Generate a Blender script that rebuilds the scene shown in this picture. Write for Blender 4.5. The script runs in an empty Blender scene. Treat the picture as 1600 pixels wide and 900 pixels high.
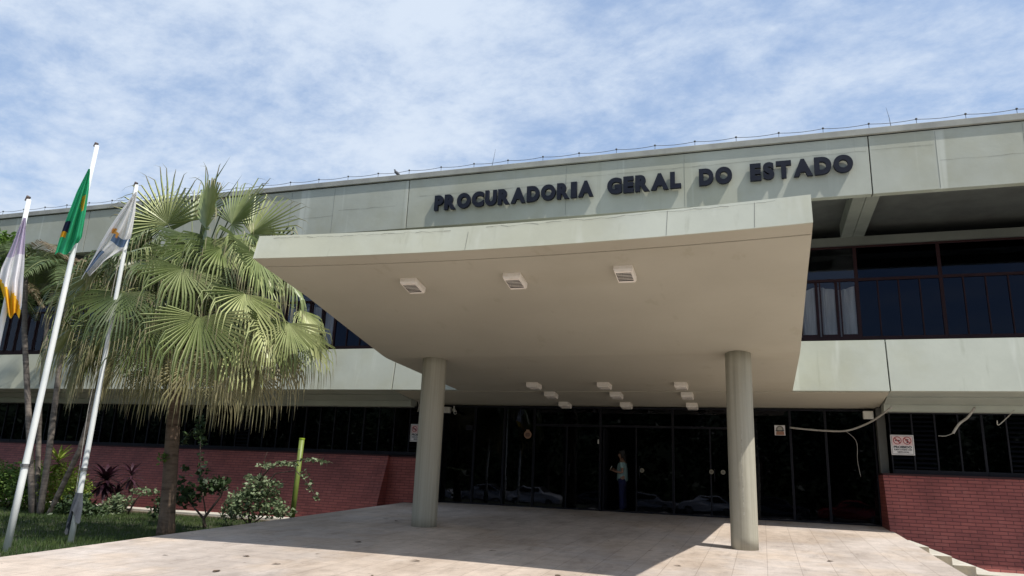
import bpy, bmesh, math, random
from mathutils import Vector, Matrix, Euler
random.seed(11)
R_ = random.Random(5)
sc = bpy.context.scene
col = sc.collection
# ------------------------------------------------------------------ camera
H = 1.68
cam = bpy.data.cameras.new('camera'); cam.lens = 25.785; cam.sensor_width = 36; cam.clip_end = 2000; cam.clip_start = .05
camo = bpy.data.objects.new('camera', cam); col.objects.link(camo); sc.camera = camo
def _n(v): return v.normalized()
_up = _n(Vector((188, 4433, -1146)))                      # world vertical in camera axes
_l = Vector((-3454, -150, -1146)); _l = _n(_l - _up*_l.dot(_up))
_X = -_l; _Y = _up.cross(_X)
RW = Matrix((_X, _Y, _up))                                # camera axes -> world
camo.matrix_world = Matrix.Translation((0, 0, H)) @ RW.to_4x4()
def at(px, py, Y):                                        # point of the place at depth Y (world metres)
    d = RW @ Vector((px-800, 450-py, -1146)); return Vector((0, 0, H)) + d*(Y/d.y)
# ------------------------------------------------------------------ world, sun
SUN = Vector((.54, -.19, 1)).normalized()
w = bpy.data.worlds.new('World'); sc.world = w; w.use_nodes = True
nt = w.node_tree; nt.nodes.clear(); N = nt.nodes.new; L = nt.links.new
out = N('ShaderNodeOutputWorld'); bg = N('ShaderNodeBackground'); bg.inputs[1].default_value = .1
sky = N('ShaderNodeTexSky'); sky.sky_type = 'NISHITA'; sky.sun_disc = False
sky.sun_elevation = math.asin(SUN.z); sky.sun_rotation = math.atan2(SUN.x, SUN.y)
sky.air_density = 1.3; sky.dust_density = 1.2; sky.ozone_density = 1.6
tc = N('ShaderNodeTexCoord'); sep = N('ShaderNodeSeparateXYZ'); L(tc.outputs['Generated'], sep.inputs[0])
mz = N('ShaderNodeMath'); mz.operation = 'MAXIMUM'; L(sep.outputs[2], mz.inputs[0]); mz.inputs[1].default_value = 0
az = N('ShaderNodeMath'); az.operation = 'ADD'; L(mz.outputs[0], az.inputs[0]); az.inputs[1].default_value = .18
dx = N('ShaderNodeMath'); dx.operation = 'DIVIDE'; L(sep.outputs[0], dx.inputs[0]); L(az.outputs[0], dx.inputs[1])
dy = N('ShaderNodeMath'); dy.operation = 'DIVIDE'; L(sep.outputs[1], dy.inputs[0]); L(az.outputs[0], dy.inputs[1])
cb = N('ShaderNodeCombineXYZ'); L(dx.outputs[0], cb.inputs[0]); L(dy.outputs[0], cb.inputs[1])
mp = N('ShaderNodeMapping'); mp.inputs['Rotation'].default_value = (0, 0, .55); mp.inputs['Scale'].default_value = (1.0, 1.25, 1); L(cb.outputs[0], mp.inputs[0])
def wn(scale, detail, rough, dist):
    n = N('ShaderNodeTexNoise'); n.inputs['Scale'].default_value = scale; n.inputs['Detail'].default_value = detail
    n.inputs['Roughness'].default_value = rough; n.inputs['Distortion'].default_value = dist; L(mp.outputs[0], n.inputs['Vector']); return n
n1 = wn(.8, 3, .5, .2); n2 = wn(4.2, 10, .66, .15); n3 = wn(14, 8, .65, .1)
def wm(op, a, b):
    m = N('ShaderNodeMath'); m.operation = op
    for i, v in enumerate((a, b)):
        if isinstance(v, (int, float)): m.inputs[i].default_value = v
        else: L(v, m.inputs[i])
    return m.outputs[0]
tot = wm('ADD', wm('MULTIPLY', n1.outputs[0], .70), wm('ADD', wm('MULTIPLY', n2.outputs[0], .46), wm('MULTIPLY', n3.outputs[0], .16)))
rp = N('ShaderNodeMapRange'); rp.interpolation_type = 'SMOOTHSTEP'; L(tot, rp.inputs[0])
rp.inputs[1].default_value = .56; rp.inputs[2].default_value = .81; rp.inputs[3].default_value = .18; rp.inputs[4].default_value = 1
mix = N('ShaderNodeMix'); mix.data_type = 'RGBA'; L(rp.outputs[0], mix.inputs[0])
hz = N('ShaderNodeMix'); hz.data_type = 'RGBA'; hz.inputs[0].default_value = .5; L(sky.outputs[0], hz.inputs[6]); hz.inputs[7].default_value = (1.9, 3.1, 5.5, 1)
L(hz.outputs[2], mix.inputs[6]); mix.inputs[7].default_value = (4.7, 5.35, 6.3, 1)
L(mix.outputs[2], bg.inputs[0]); L(bg.outputs[0], out.inputs[0])
sl = bpy.data.lights.new('sun', 'SUN'); sl.energy = 3.45; sl.angle = math.radians(.53); sl.color = (1, .95, .87)
so = bpy.data.objects.new('sun', sl); col.objects.link(so); so.rotation_euler = (-SUN).to_track_quat('-Z', 'Y').to_euler(); so.location = (10, 0, 30)
sc.view_settings.view_transform = 'Standard'; sc.view_settings.look = 'None'; sc.view_settings.gamma = 1
sc.view_settings.exposure = .58
sc.view_settings.use_curve_mapping = False
# ------------------------------------------------------------------ materials
def mat(name, c, rough=.7, c2=None, scale=4, detail=6, bump=0, bscale=None, metal=0, spec=.5, stretch=None, extra=None, c_lo=.35, c_hi=.65, trans=0):
    m = bpy.data.materials.new(name); m.use_nodes = True; t = m.node_tree; b = t.nodes['Principled BSDF']
    b.inputs['Roughness'].default_value = rough; b.inputs['Metallic'].default_value = metal
    b.inputs['Specular IOR Level'].default_value = spec
    b.inputs['Base Color'].default_value = (*c, 1)
    co = t.nodes.new('ShaderNodeTexCoord'); vec = co.outputs['Object']
    if stretch:
        mpn = t.nodes.new('ShaderNodeMapping'); mpn.inputs['Scale'].default_value = stretch; t.links.new(vec, mpn.inputs[0]); vs = mpn.outputs[0]
    else: vs = vec
    if c2:
        n = t.nodes.new('ShaderNodeTexNoise'); n.inputs['Scale'].default_value = scale; n.inputs['Detail'].default_value = detail; n.inputs['Roughness'].default_value = .6
        t.links.new(vs, n.inputs['Vector'])
        r = t.nodes.new('ShaderNodeValToRGB'); r.color_ramp.elements[0].position = c_lo; r.color_ramp.elements[1].position = c_hi
        r.color_ramp.elements[0].color = (*c, 1); r.color_ramp.elements[1].color = (*c2, 1)
        t.links.new(n.outputs[0], r.inputs[0]); t.links.new(r.outputs[0], b.inputs['Base Color'])
    if bump:
        n = t.nodes.new('ShaderNodeTexNoise'); n.inputs['Scale'].default_value = bscale or scale*4; n.inputs['Detail'].default_value = 5
        t.links.new(vec, n.inputs['Vector']); bp = t.nodes.new('ShaderNodeBump'); bp.inputs['Strength'].default_value = bump; bp.inputs['Distance'].default_value = .02
        t.links.new(n.outputs[0], bp.inputs['Height']); t.links.new(bp.outputs[0], b.inputs['Normal'])
    if trans:
        tr = t.nodes.new('ShaderNodeBsdfTranslucent'); ms = t.nodes.new('ShaderNodeMixShader'); ms.inputs[0].default_value = trans
        o = t.nodes['Material Output']; tr.inputs[0].default_value = (*c, 1)
        if c2: t.links.new(r.outputs[0], tr.inputs[0])
        t.links.new(b.outputs[0], ms.inputs[1]); t.links.new(tr.outputs[0], ms.inputs[2]); t.links.new(ms.outputs[0], o.inputs[0])
    return m
def nmul(t, a, bcol, fac):                                  # multiply colour a by bcol where fac
    x = t.nodes.new('ShaderNodeMix'); x.data_type = 'RGBA'; x.blend_type = 'MULTIPLY'
    if isinstance(fac, float): x.inputs[0].default_value = fac
    else: t.links.new(fac, x.inputs[0])
    t.links.new(a, x.inputs[6]); x.inputs[7].default_value = (*bcol, 1); return x.outputs[2]
def nmix(t, a, c, fac):
    x = t.nodes.new('ShaderNodeMix'); x.data_type = 'RGBA'; t.links.new(fac, x.inputs[0]); t.links.new(a, x.inputs[6]); x.inputs[7].default_value = (*c, 1); return x.outputs[2]
def nnoise(t, vec, scale, sx, sy, sz, lo, hi, detail=5, rough=.6, dist=0):
    mpn = t.nodes.new('ShaderNodeMapping'); mpn.inputs['Scale'].default_value = (sx, sy, sz); t.links.new(vec, mpn.inputs[0])
    n = t.nodes.new('ShaderNodeTexNoise'); n.inputs['Scale'].default_value = scale; n.inputs['Detail'].default_value = detail; n.inputs['Roughness'].default_value = rough
    n.inputs['Distortion'].default_value = dist
    t.links.new(mpn.outputs[0], n.inputs['Vector'])
    r = t.nodes.new('ShaderNodeMapRange'); r.interpolation_type = 'SMOOTHSTEP'; t.links.new(n.outputs[0], r.inputs[0]); r.inputs[1].default_value = lo; r.inputs[2].default_value = hi
    return r.outputs[0]
def paint_concrete(name, base, streak=.5, crack=True, warm=(.93, .91, .85)):
    m = mat(name, base, .75, tuple(x*.9 for x in base), 1.1, 8, bump=.1, bscale=9)
    t = m.node_tree; b = t.nodes['Principled BSDF']; a = b.inputs['Base Color'].links[0].from_socket
    vec = [n for n in t.nodes if n.type == 'TEX_COORD'][0].outputs['Object']
    a = nmul(t, a, warm, nnoise(t, vec, .35, 1, 1, 1, .45, .62))
    st = nnoise(t, vec, 1, 2.2, 2.2, .07, .60, .74, 3)                     # pale mineral runs down the wall
    mm = t.nodes.new('ShaderNodeMath'); mm.operation = 'MULTIPLY'; mm.inputs[1].default_value = streak; t.links.new(st, mm.inputs[0])
    a = nmix(t, a, (.62, .64, .58), mm.outputs[0])
    d = nnoise(t, vec, 1, 5, 5, .12, .60, .78, 4)
    md = t.nodes.new('ShaderNodeMath'); md.operation = 'MULTIPLY'; md.inputs[1].default_value = .5; t.links.new(d, md.inputs[0])
    a = nmul(t, a, (.72, .72, .68), md.outputs[0])
    if False:
        n = t.nodes.new('ShaderNodeTexNoise'); n.inputs['Scale'].default_value = .55; n.inputs['Detail'].default_value = 8
        mpn = t.nodes.new('ShaderNodeMapping'); mpn.inputs['Scale'].default_value = (.28, .28, 1.5); t.links.new(vec, mpn.inputs[0]); t.links.new(mpn.outputs[0], n.inputs['Vector'])
        s1 = t.nodes.new('ShaderNodeMath'); s1.operation = 'SUBTRACT'; t.links.new(n.outputs[0], s1.inputs[0]); s1.inputs[1].default_value = .55
        s2 = t.nodes.new('ShaderNodeMath'); s2.operation = 'ABSOLUTE'; t.links.new(s1.outputs[0], s2.inputs[0])
        s3 = t.nodes.new('ShaderNodeMath'); s3.operation = 'LESS_THAN'; t.links.new(s2.outputs[0], s3.inputs[0]); s3.inputs[1].default_value = .0035
        br = nnoise(t, vec, .8, 1, 1, 1, .5, .54)
        s4 = t.nodes.new('ShaderNodeMath'); s4.operation = 'MULTIPLY'; t.links.new(s3.outputs[0], s4.inputs[0]); t.links.new(br, s4.inputs[1])
        a = nmul(t, a, (.55, .55, .52), s4.outputs[0])
    t.links.new(a, b.inputs['Base Color']); return m
M = {}
GREEN = (.415, .43, .37)
M['fascia'] = paint_concrete('painted_concrete', GREEN, .45)
M['fascia2'] = paint_concrete('painted_band', (.455, .475, .405), .35)
M['canopyface'] = paint_concrete('canopy_face_paint', (.505, .525, .445), .4)
M['soffit'] = mat('taupe_soffit_paint', (.455, .425, .345), .8, (.42, .39, .315), .5, 8, bump=.15, bscale=9)
t = M['soffit'].node_tree; b_ = t.nodes['Principled BSDF']; a_ = b_.inputs['Base Color'].links[0].from_socket; v_ = [n for n in t.nodes if n.type == 'TEX_COORD'][0].outputs['Object']
a_ = nmul(t, a_, (.95, .94, .92), nnoise(t, v_, .7, .35, 1, 1, .5, .7, 6)); a_ = nmul(t, a_, (.93, .92, .90), nnoise(t, v_, 2.6, 1, .5, 1, .62, .7, 5)); t.links.new(a_, b_.inputs['Base Color'])
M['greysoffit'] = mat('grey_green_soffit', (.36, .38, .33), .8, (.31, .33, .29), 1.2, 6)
M['column'] = mat('column_paint', (.40, .38, .305), .7, (.30, .285, .225), 1.4, 8, bump=.5, bscale=5, stretch=(7, 7, .15), c_lo=.4, c_hi=.62)
M['coping'] = mat('coping_concrete', (.36, .36, .32), .85, (.26, .26, .24), 1.5, 7)
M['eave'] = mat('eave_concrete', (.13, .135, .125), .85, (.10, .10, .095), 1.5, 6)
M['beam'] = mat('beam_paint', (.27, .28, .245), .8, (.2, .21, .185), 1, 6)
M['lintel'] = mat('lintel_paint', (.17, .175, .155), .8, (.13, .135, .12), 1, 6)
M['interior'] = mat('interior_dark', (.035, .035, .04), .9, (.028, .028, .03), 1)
M['black'] = mat('black_gap', (.01, .01, .01), .9)
M['frame'] = mat('burgundy_frame', (.035, .011, .013), .6, (.026, .009, .010), 3, spec=.25)
M['darkframe'] = mat('dark_metal_frame', (.012, .012, .017), .6, (.008, .008, .012), 3, spec=.2)
M['louvre'] = mat('dark_glass_louvre', (.003, .0035, .006), .7, spec=.05)
M['white'] = mat('white_enamel', (.75, .74, .70), .5, (.66, .64, .58), 5)
M['lamp'] = mat('aged_white_plastic', (.88, .83, .76), .5, (.82, .75, .66), 9)
M['pole'] = mat('white_pole_paint', (.78, .80, .78), .4, (.62, .66, .66), 3, stretch=(1, 1, .4))
M['letter'] = mat('navy_letter', (.007, .009, .018), .6, (.012, .015, .026), 3, spec=.2)
M['cable'] = mat('pale_cable', (.42, .40, .36), .6, (.3, .28, .25), 9)
M['wire'] = mat('dark_wire', (.06, .06, .06), .6)
M['curtain'] = mat('grey_curtain', (.85, .82, .77), .9, (.62, .59, .54), 2.5, stretch=(5, 5, .4), trans=.2)
M['blind'] = mat('grey_blind', (.42, .45, .47), .8, (.34, .36, .38), 2)
M['concrete'] = mat('raw_concrete', (.36, .30, .21), .9, (.24, .215, .175), 4, bump=.3)
M['kerb'] = mat('pale_kerb', (.55, .52, .46), .85, (.42, .39, .33), 3)
M['curbbrown'] = mat('dirty_kerb_side', (.26, .2, .14), .9, (.18, .14, .1), 6)
M['asphalt'] = mat('asphalt', (.055, .055, .055), .9, (.04, .04, .042), 6, bump=.3)
M['soil'] = mat('lawn_soil', (.035, .05, .018), .95, (.05, .045, .025), 2)
M['grass'] = mat('grass_blade', (.03, .065, .014), .7, (.085, .125, .03), 1.2, trans=.25)
# floor paving
def paving():
    m = mat('grey_pink_paving', (.63, .56, .505), .75, (.53, .475, .43), 5, 9, bump=.2, bscale=60)
    t = m.node_tree; b = t.nodes['Principled BSDF']; a = b.inputs['Base Color'].links[0].from_socket
    vec = [n for n in t.nodes if n.type == 'TEX_COORD'][0].outputs['Object']
    br = t.nodes.new('ShaderNodeTexBrick'); br.offset = 0; br.inputs['Scale'].default_value = 1; br.inputs['Brick Width'].default_value = .48; br.inputs['Row Height'].default_value = .48
    br.inputs['Mortar Size'].default_value = .006; br.inputs['Mortar Smooth'].default_value = .3; br.inputs['Color1'].default_value = (1, 1, 1, 1); br.inputs['Color2'].default_value = (.90, .89, .88, 1)
    br.inputs['Mortar'].default_value = (.55, .52, .50, 1); t.links.new(vec, br.inputs['Vector'])
    x = t.nodes.new('ShaderNodeMix'); x.data_type = 'RGBA'; x.blend_type = 'MULTIPLY'; x.inputs[0].default_value = .8; t.links.new(a, x.inputs[6]); t.links.new(br.outputs[0], x.inputs[7]); a = x.outputs[2]
    a = nmul(t, a, (.78, .76, .74), nnoise(t, vec, .6, 1, .5, 1, .40, .60, 8))
    a = nmul(t, a, (1.0, .95, .88), nnoise(t, vec, .28, 1, 1, 1, .45, .55))
    a = nmul(t, a, (.42, .40, .38), nnoise(t, vec, 1.9, .8, 2.4, 1, .665, .71, 6, .7, .6))
    a = nmul(t, a, (.70, .69, .68), nnoise(t, vec, 3.5, 1, .35, 1, .48, .74, 9, .75, .4))
    a = nmul(t, a, (.45, .42, .4), nnoise(t, vec, 9, 1, 1.6, 1, .69, .72, 3))
    sp = nnoise(t, vec, 150, 1, 1, 1, .35, .65, 2); a = nmul(t, a, (.82, .8, .8), sp)
    t.links.new(a, b.inputs['Base Color']); return m
M['paving'] = paving()
def brick(name, sc_=1.0):
    m = mat(name, (.18, .03, .035), .6); t = m.node_tree; b = t.nodes['Principled BSDF']
    vec = [n for n in t.nodes if n.type == 'TEX_COORD'][0].outputs['Object']
    s = t.nodes.new('ShaderNodeSeparateXYZ'); t.links.new(vec, s.inputs[0]); c = t.nodes.new('ShaderNodeCombineXYZ'); t.links.new(s.outputs[0], c.inputs[0]); t.links.new(s.outputs[2], c.inputs[1])
    br = t.nodes.new('ShaderNodeTexBrick'); br.inputs['Scale'].default_value = 1; br.inputs['Brick Width'].default_value = .30; br.inputs['Row Height'].default_value = .078
    br.inputs['Mortar Size'].default_value = .009; br.inputs['Mortar Smooth'].default_value = .35
    br.inputs['Color1'].default_value = (.33, .085, .066, 1); br.inputs['Color2'].default_value = (.26, .062, .05, 1); br.inputs['Mortar'].default_value = (.14, .03, .027, 1)
    wv = t.nodes.new('ShaderNodeTexNoise'); wv.inputs['Scale'].default_value = 3; t.links.new(c.outputs[0], wv.inputs['Vector'])
    vm = t.nodes.new('ShaderNodeVectorMath'); vm.operation = 'SCALE'; vm.inputs['Scale'].default_value = .012; t.links.new(wv.outputs[1], vm.inputs[0])
    va = t.nodes.new('ShaderNodeVectorMath'); t.links.new(c.outputs[0], va.inputs[0]); t.links.new(vm.outputs[0], va.inputs[1]); t.links.new(va.outputs[0], br.inputs['Vector'])
    a = br.outputs[0]
    a = nmul(t, a, (.68, .62, .62), nnoise(t, vec, 1.3, 1, 1, 1, .4, .7, 7)); a = nmul(t, a, (1.1, 1.3, 1.3), nnoise(t, vec, 5, 1, 1, .5, .5, .8, 5))
    t.links.new(a, b.inputs['Base Color'])
    bp = t.nodes.new('ShaderNodeBump'); bp.inputs['Strength'].default_value = 1; bp.inputs['Distance'].default_value = .012; bp.invert = True
    t.links.new(br.outputs[1], bp.inputs['Height']); t.links.new(bp.outputs[0], b.inputs['Normal']); return m
M['brick'] = brick('painted_brick')
def glass(name, tint, refl=(.6, .63, .75)):
    m = bpy.data.materials.new(name); m.use_nodes = True; t = m.node_tree; t.nodes.clear()
    o = t.nodes.new('ShaderNodeOutputMaterial'); tr = t.nodes.new('ShaderNodeBsdfTransparent'); tr.inputs[0].default_value = (*tint, 1)
    g = t.nodes.new('ShaderNodeBsdfGlossy'); g.inputs['Color'].default_value = (*refl, 1); g.inputs['Roughness'].default_value = .015
    f = t.nodes.new('ShaderNodeFresnel'); f.inputs[0].default_value = 1.42; ms = t.nodes.new('ShaderNodeMixShader')
    co = t.nodes.new('ShaderNodeTexCoord'); n = t.nodes.new('ShaderNodeTexNoise'); n.inputs['Scale'].default_value = .9; t.links.new(co.outputs['Object'], n.inputs['Vector'])
    bp = t.nodes.new('ShaderNodeBump'); bp.inputs['Strength'].default_value = .12; bp.inputs['Distance'].default_value = .02; t.links.new(n.outputs[0], bp.inputs['Height'])
    t.links.new(bp.outputs[0], g.inputs['Normal']); t.links.new(f.outputs[0], ms.inputs[0]); t.links.new(tr.outputs[0], ms.inputs[1]); t.links.new(g.outputs[0], ms.inputs[2]); t.links.new(ms.outputs[0], o.inputs[0]); return m
M['glass'] = glass('smoked_glass', (.10, .11, .16))
M['bluefilm'] = glass('blue_tinted_glass', (.06, .09, .17), (.34, .42, .62))
M['clearglass'] = glass('clear_glass', (.85, .85, .85))
# ------------------------------------------------------------------ helpers
class MB:
    def __init__(s): s.v = []; s.f = []; s.m = []
    def quad(s, a, b, c, d, mi=0):
        i = len(s.v); s.v += [tuple(a), tuple(b), tuple(c), tuple(d)]; s.f.append((i, i+1, i+2, i+3)); s.m.append(mi)
    def tri(s, a, b, c, mi=0):
        i = len(s.v); s.v += [tuple(a), tuple(b), tuple(c)]; s.f.append((i, i+1, i+2)); s.m.append(mi)
    def box(s, x0, x1, y0, y1, z0, z1, mi=0):
        i = len(s.v)
        s.v += [(x0, y0, z0), (x1, y0, z0), (x1, y1, z0), (x0, y1, z0), (x0, y0, z1), (x1, y0, z1), (x1, y1, z1), (x0, y1, z1)]
        for f in ((0, 3, 2, 1), (4, 5, 6, 7), (0, 1, 5, 4), (1, 2, 6, 5), (2, 3, 7, 6), (3, 0, 4, 7)): s.f.append(tuple(i+k for k in f)); s.m.append(mi)
    def prism(s, prof, x0, x1, mi=0):                      # prof: (y, z) loop extruded along X
        i = len(s.v); n = len(prof)
        s.v += [(x0, y, z) for y, z in prof] + [(x1, y, z) for y, z in prof]
        for k in range(n): s.f.append((i+k, i+(k+1) % n, i+n+(k+1) % n, i+n+k)); s.m.append(mi)
        s.f.append(tuple(i+k for k in range(n))[::-1]); s.m.append(mi); s.f.append(tuple(i+n+k for k in range(n))); s.m.append(mi)
    def tube(s, pts, rad, seg=8, mi=0, cap=True):
        pts = [Vector(p) for p in pts]; n = len(pts)
        if not isinstance(rad, (list, tuple)): rad = [rad]*n
        base = len(s.v); prev = None
        for k, p in enumerate(pts):
            d = (pts[min(k+1, n-1)] - pts[max(k-1, 0)]).normalized()
            if prev is None:
                u = d.cross(Vector((0, 0, 1)) if abs(d.z) < .9 else Vector((1, 0, 0))).normalized()
            else: u = (prev - d*prev.dot(d)).normalized()
            prev = u; v = d.cross(u)
            for j in range(seg):
                a = 2*math.pi*j/seg; q = p + (u*math.cos(a) + v*math.sin(a))*rad[k]; s.v.append(tuple(q))
        for k in range(n-1):
            for j in range(seg):
                a = base+k*seg+j; b = base+k*seg+(j+1) % seg; s.f.append((a, b, b+seg, a+seg)); s.m.append(mi)
        if cap:
            s.f.append(tuple(base+j for j in range(seg))[::-1]); s.m.append(mi)
            s.f.append(tuple(base+(n-1)*seg+j for j in range(seg))); s.m.append(mi)
    def ball(s, c, r, mi=0, seg=8, rings=5, sz=1):
        c = Vector(c); pts = []; rr = []
        for k in range(rings+1):
            a = math.pi*k/rings; pts.append((c.x, c.y, c.z - math.cos(a)*r*sz)); rr.append(max(1e-4, math.sin(a)*r))
        s.tube(pts, rr, seg, mi, cap=False)
    def build(s, name, mats, parent=None, smooth=False, loc=None, bevel=0):
        me = bpy.data.meshes.new(name); me.from_pydata(s.v, [], s.f)
        for m in (mats if isinstance(mats, (list, tuple)) else [mats]): me.materials.append(m)
        me.polygons.foreach_set('material_index', s.m)
        if smooth: me.polygons.foreach_set('use_smooth', [True]*len(s.f))
        me.update(); o = bpy.data.objects.new(name, me); col.objects.link(o)
        if parent: o.parent = parent
        if loc: o.location = loc
        if bevel:
            b = o.modifiers.new('bevel', 'BEVEL'); b.width = bevel; b.segments = 2; b.limit_method = 'ANGLE'
        return o
def tag(o, label=None, cat=None, group=None, kind=None):
    if label: o['label'] = label
    if cat: o['category'] = cat
    if group: o['group'] = group
    if kind: o['kind'] = kind
    return o
def empty(name, loc, label=None, cat=None, group=None, rz=0):
    o = bpy.data.objects.new(name, None); o.empty_display_size = .2; col.objects.link(o); o.location = loc; o.rotation_euler.z = rz
    return tag(o, label, cat, group)
def local(mb, o):                                          # put world-space vertices of mb into parent o's space
    l = o.location; mb.v = [(x-l.x, y-l.y, z-l.z) for x, y, z in mb.v]; return mb
def copy_tree(o, parent=None):
    c = o.copy(); col.objects.link(c)
    if parent: c.parent = parent
    for ch in o.children: copy_tree(ch, c)
    return c
# ------------------------------------------------------------------ the ground
SL = .042
def fz(y): return SL*y
b = MB(); b.quad((-600, -600, -.45), (600, -600, -.45), (600, 600, -.45), (-600, 600, -.45)); tag(b.build('ground', M['asphalt']), kind='structure')
b = MB(); b.box(-60, 60, -12, -4.51, -.449, -.30); tag(b.build('bounce_forecourt', M['kerb']), kind='structure')  # unseen pale slab added to bounce light up under the canopy
b = MB(); X0, X1, Y0, Y1 = -10.0, 2.8, -4.5, 20.98
i = len(b.v)
b.v += [(X0, Y0, fz(Y0)), (X1, Y0, fz(Y0)), (X1, Y1, fz(Y1)), (X0, Y1, fz(Y1)), (X0, Y0, -.46), (X1, Y0, -.46), (X1, Y1, -.46), (X0, Y1, -.46)]
for f in ((0, 1, 2, 3), (0, 4, 5, 1), (1, 5, 6, 2), (2, 6, 7, 3), (3, 7, 4, 0)): b.f.append(f); b.m.append(0)
tag(b.build('entrance_ramp', M['paving']), kind='structure')
# garden bed left
def gz(x, y): return .16 + .05*math.sin(x*.7)*math.sin(y*.5) + max(0, (x+12.5))*.03*min(1, y/12)
b = MB(); nx, ny = 40, 30
gx = [-40 + (30-.003)*k/nx for k in range(nx+1)]; gy = [-4.5 + 23.2*k/ny for k in range(ny+1)]
for y in gy:
    for x in gx: b.v.append((x, y, gz(x, y)))
for j in range(ny):
    for k in range(nx): a = j*(nx+1)+k; b.f.append((a, a+1, a+nx+2, a+nx+1)); b.m.append(0)
tag(b.build('lawn_ground', M['soil'], smooth=True), kind='structure')
b = MB(); rg = random.Random(3)
for k in range(52000):
    x = -10.03 - 14*rg.random()**1.3; y = 7 + 11.4*rg.random(); z = gz(x, y)-.01
    a = rg.random()*6.283; h_ = .05+.07*rg.random(); wd = .006+.006*rg.random(); lx = (rg.random()-.5)*.07; ly = (rg.random()-.5)*.07
    ca, sa = math.cos(a)*wd, math.sin(a)*wd
    b.tri((x-ca, y-sa, z), (x+ca, y+sa, z), (x+lx, y+ly, z+h_))
tag(b.build('grass', M['grass']), 'short green lawn grass growing beside the paved ramp', 'grass', kind='stuff')
# strip of path and kerb at the foot of the left wall
b = MB(); b.box(-40, -10.005, 18.75, 19.55, -.4, .27); tag(b.build('path', M['kerb']), kind='structure')
b = MB(); b.box(-40, -10.005, 18.66, 18.747, -.4, .21); tag(b.build('kerb', M['curbbrown']), kind='structure')
# right pavement and steps
b = MB(); b.box(2.803, 30, 3, 19.7, -.44, .12); tag(b.build('pavement', M['kerb']), kind='structure')
st = empty('side_steps', (3.3, 17, .12), 'short flight of raw concrete steps beside the ramp under the red brick wall', 'steps')
for x0, x1, z in ((2.804, 3.02, .70), (3.02, 3.40, .555), (3.40, 3.79, .40), (3.79, 4.2, .26)):
    b = MB(); b.box(x0, x1, 17.0, 19.0, .122, z); local(b, st); b.m = [1 if k % 6 == 1 else 0 for k in range(len(b.f))]; b.build('step', [M['concrete'], M['kerb']], st, bevel=.012)  # tread tops take a paler colour: sunlight put into the colour
# ------------------------------------------------------------------ brick walls
def brickwall(x0, x1, ztop, zb, batter, label, ytop=20.2, back=20.35, bb=.5):
    o = empty('brick_wall', ((x0+x1)/2, ytop, zb), label, 'wall'); b = MB()
    b.prism([(ytop, ztop), (ytop-batter, zb), (back+bb, zb), (back, ztop)], x0, x1); local(b, o)
    bo = b.build('brickwork', M['brick'], o)
    c = MB(); c.box(x0, x1, ytop-.02, back, ztop+.003, ztop+.045); local(c, o).build('coping', M['frame'], o)
    return o
brickwall(-36, -10.62, 2.15, .0, .75, 'long red painted brick wall leaning outwards behind the garden palms')
brickwall(-10.615, -9.45, 2.13, .0, .12, 'short red brick wall piece between the long garden wall and the left column', ytop=20.28, back=20.4)
brickwall(2.74, 24, 2.11, -.2, .78, 'red painted brick wall right of the glass entrance beside the steps', back=20.96, bb=0)
# ------------------------------------------------------------------ the building
B = empty('office_building', (-3.5, 21, 0), 'two storey grey green concrete office building with dark glazed entrance', 'building')
def part(mb, name, m, parent=None, **kw):
    if parent is None: local(mb, B); parent = B
    return mb.build(name, m, parent, **kw)
J = [-35.66, -22.82, -9.98, 2.86, 15.7, 28.54]; G = .014
def grid_panel(x0, x1, z0, z1, ybot, ytop, thick, m, name):  # upright slab, subdivided, slightly uneven face
    b = MB(); b.prism([(ybot, z0), (ytop, z1), (ytop+thick, z1), (ybot+thick, z0)], x0, x1); return part(b, name, m, bevel=.006)
for a, c in zip(J[:-1], J[1:]):
    grid_panel(a+G, c-G, 8.86, 10.42, 18.9, 18.9, .2, M['fascia'], 'fascia_panel')
    grid_panel(a+G, c-G, 3.97, 5.2, 18.84, 19.0, .2, M['fascia2'], 'balcony_band')
for x in J:
    b = MB(); b.box(x-.05, x+.05, 19.06, 19.09, 8.9, 10.4); part(b, 'joint_backing', M['black'])
    b = MB(); b.box(x-.05, x+.05, 19.06, 19.09, 4.0, 5.15); part(b, 'joint_backing', M['black'])
b = MB(); b.box(J[0], J[-1], 18.84, 19.3, 10.45, 10.62); part(b, 'coping', M['coping'], bevel=.01)
b = MB(); b.box(J[0], J[-1], 18.92, 19.3, 10.40, 10.45); part(b, 'coping_gap', M['black'])
# pale seams, patch joints on the fascia: real raised render beads
b = MB()
def bead(x0, z0, x1, z1, w_=.006): b.quad((x0, 18.895, z0), (x1, 18.895, z1), (x1, 18.895, z1+w_), (x0, 18.895, z0+w_))
rb = random.Random(8)
M['seam'] = mat('seam_grey', (.24, .25, .22), .8)  # even dark grey of the seam lines
for x in (-14.2, -12.6, -5.0, -1.7, 4.35, 6.2): b = MB(); b.box(x, x+.008, 18.894, 18.9, 8.9, 10.38); part(b, 'render_seam', M['seam'])
M['crackm'] = mat('crack_grey', (.2, .205, .18), .8)  # even dark grey of the crack lines
def crack(b, x0, x1, z):
    n = max(3, int((x1-x0)/.25)); rn = random.Random(int(x0*10)); zz = z; x = x0; dx_ = (x1-x0)/n
    for k in range(n):
        z2 = z+rn.uniform(-.012, .012); w_ = rn.uniform(.003, .010)
        b.quad((x, 18.896, zz), (x+dx_, 18.896, z2), (x+dx_, 18.896, z2+w_), (x, 18.896, zz+w_))
        zz = z2; x += dx_
for x0, x1, z in ((-9.6, -4.6, 9.86), (-4.55, 2.8, 10.02), (2.9, 4.3, 10.03), (4.4, 9, 9.6), (-15.5, -12.6, 9.45), (-12.4, -10.4, 9.62)): b = MB(); crack(b, x0, x1, z); part(b, 'render_crack', M['crackm'])
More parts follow.
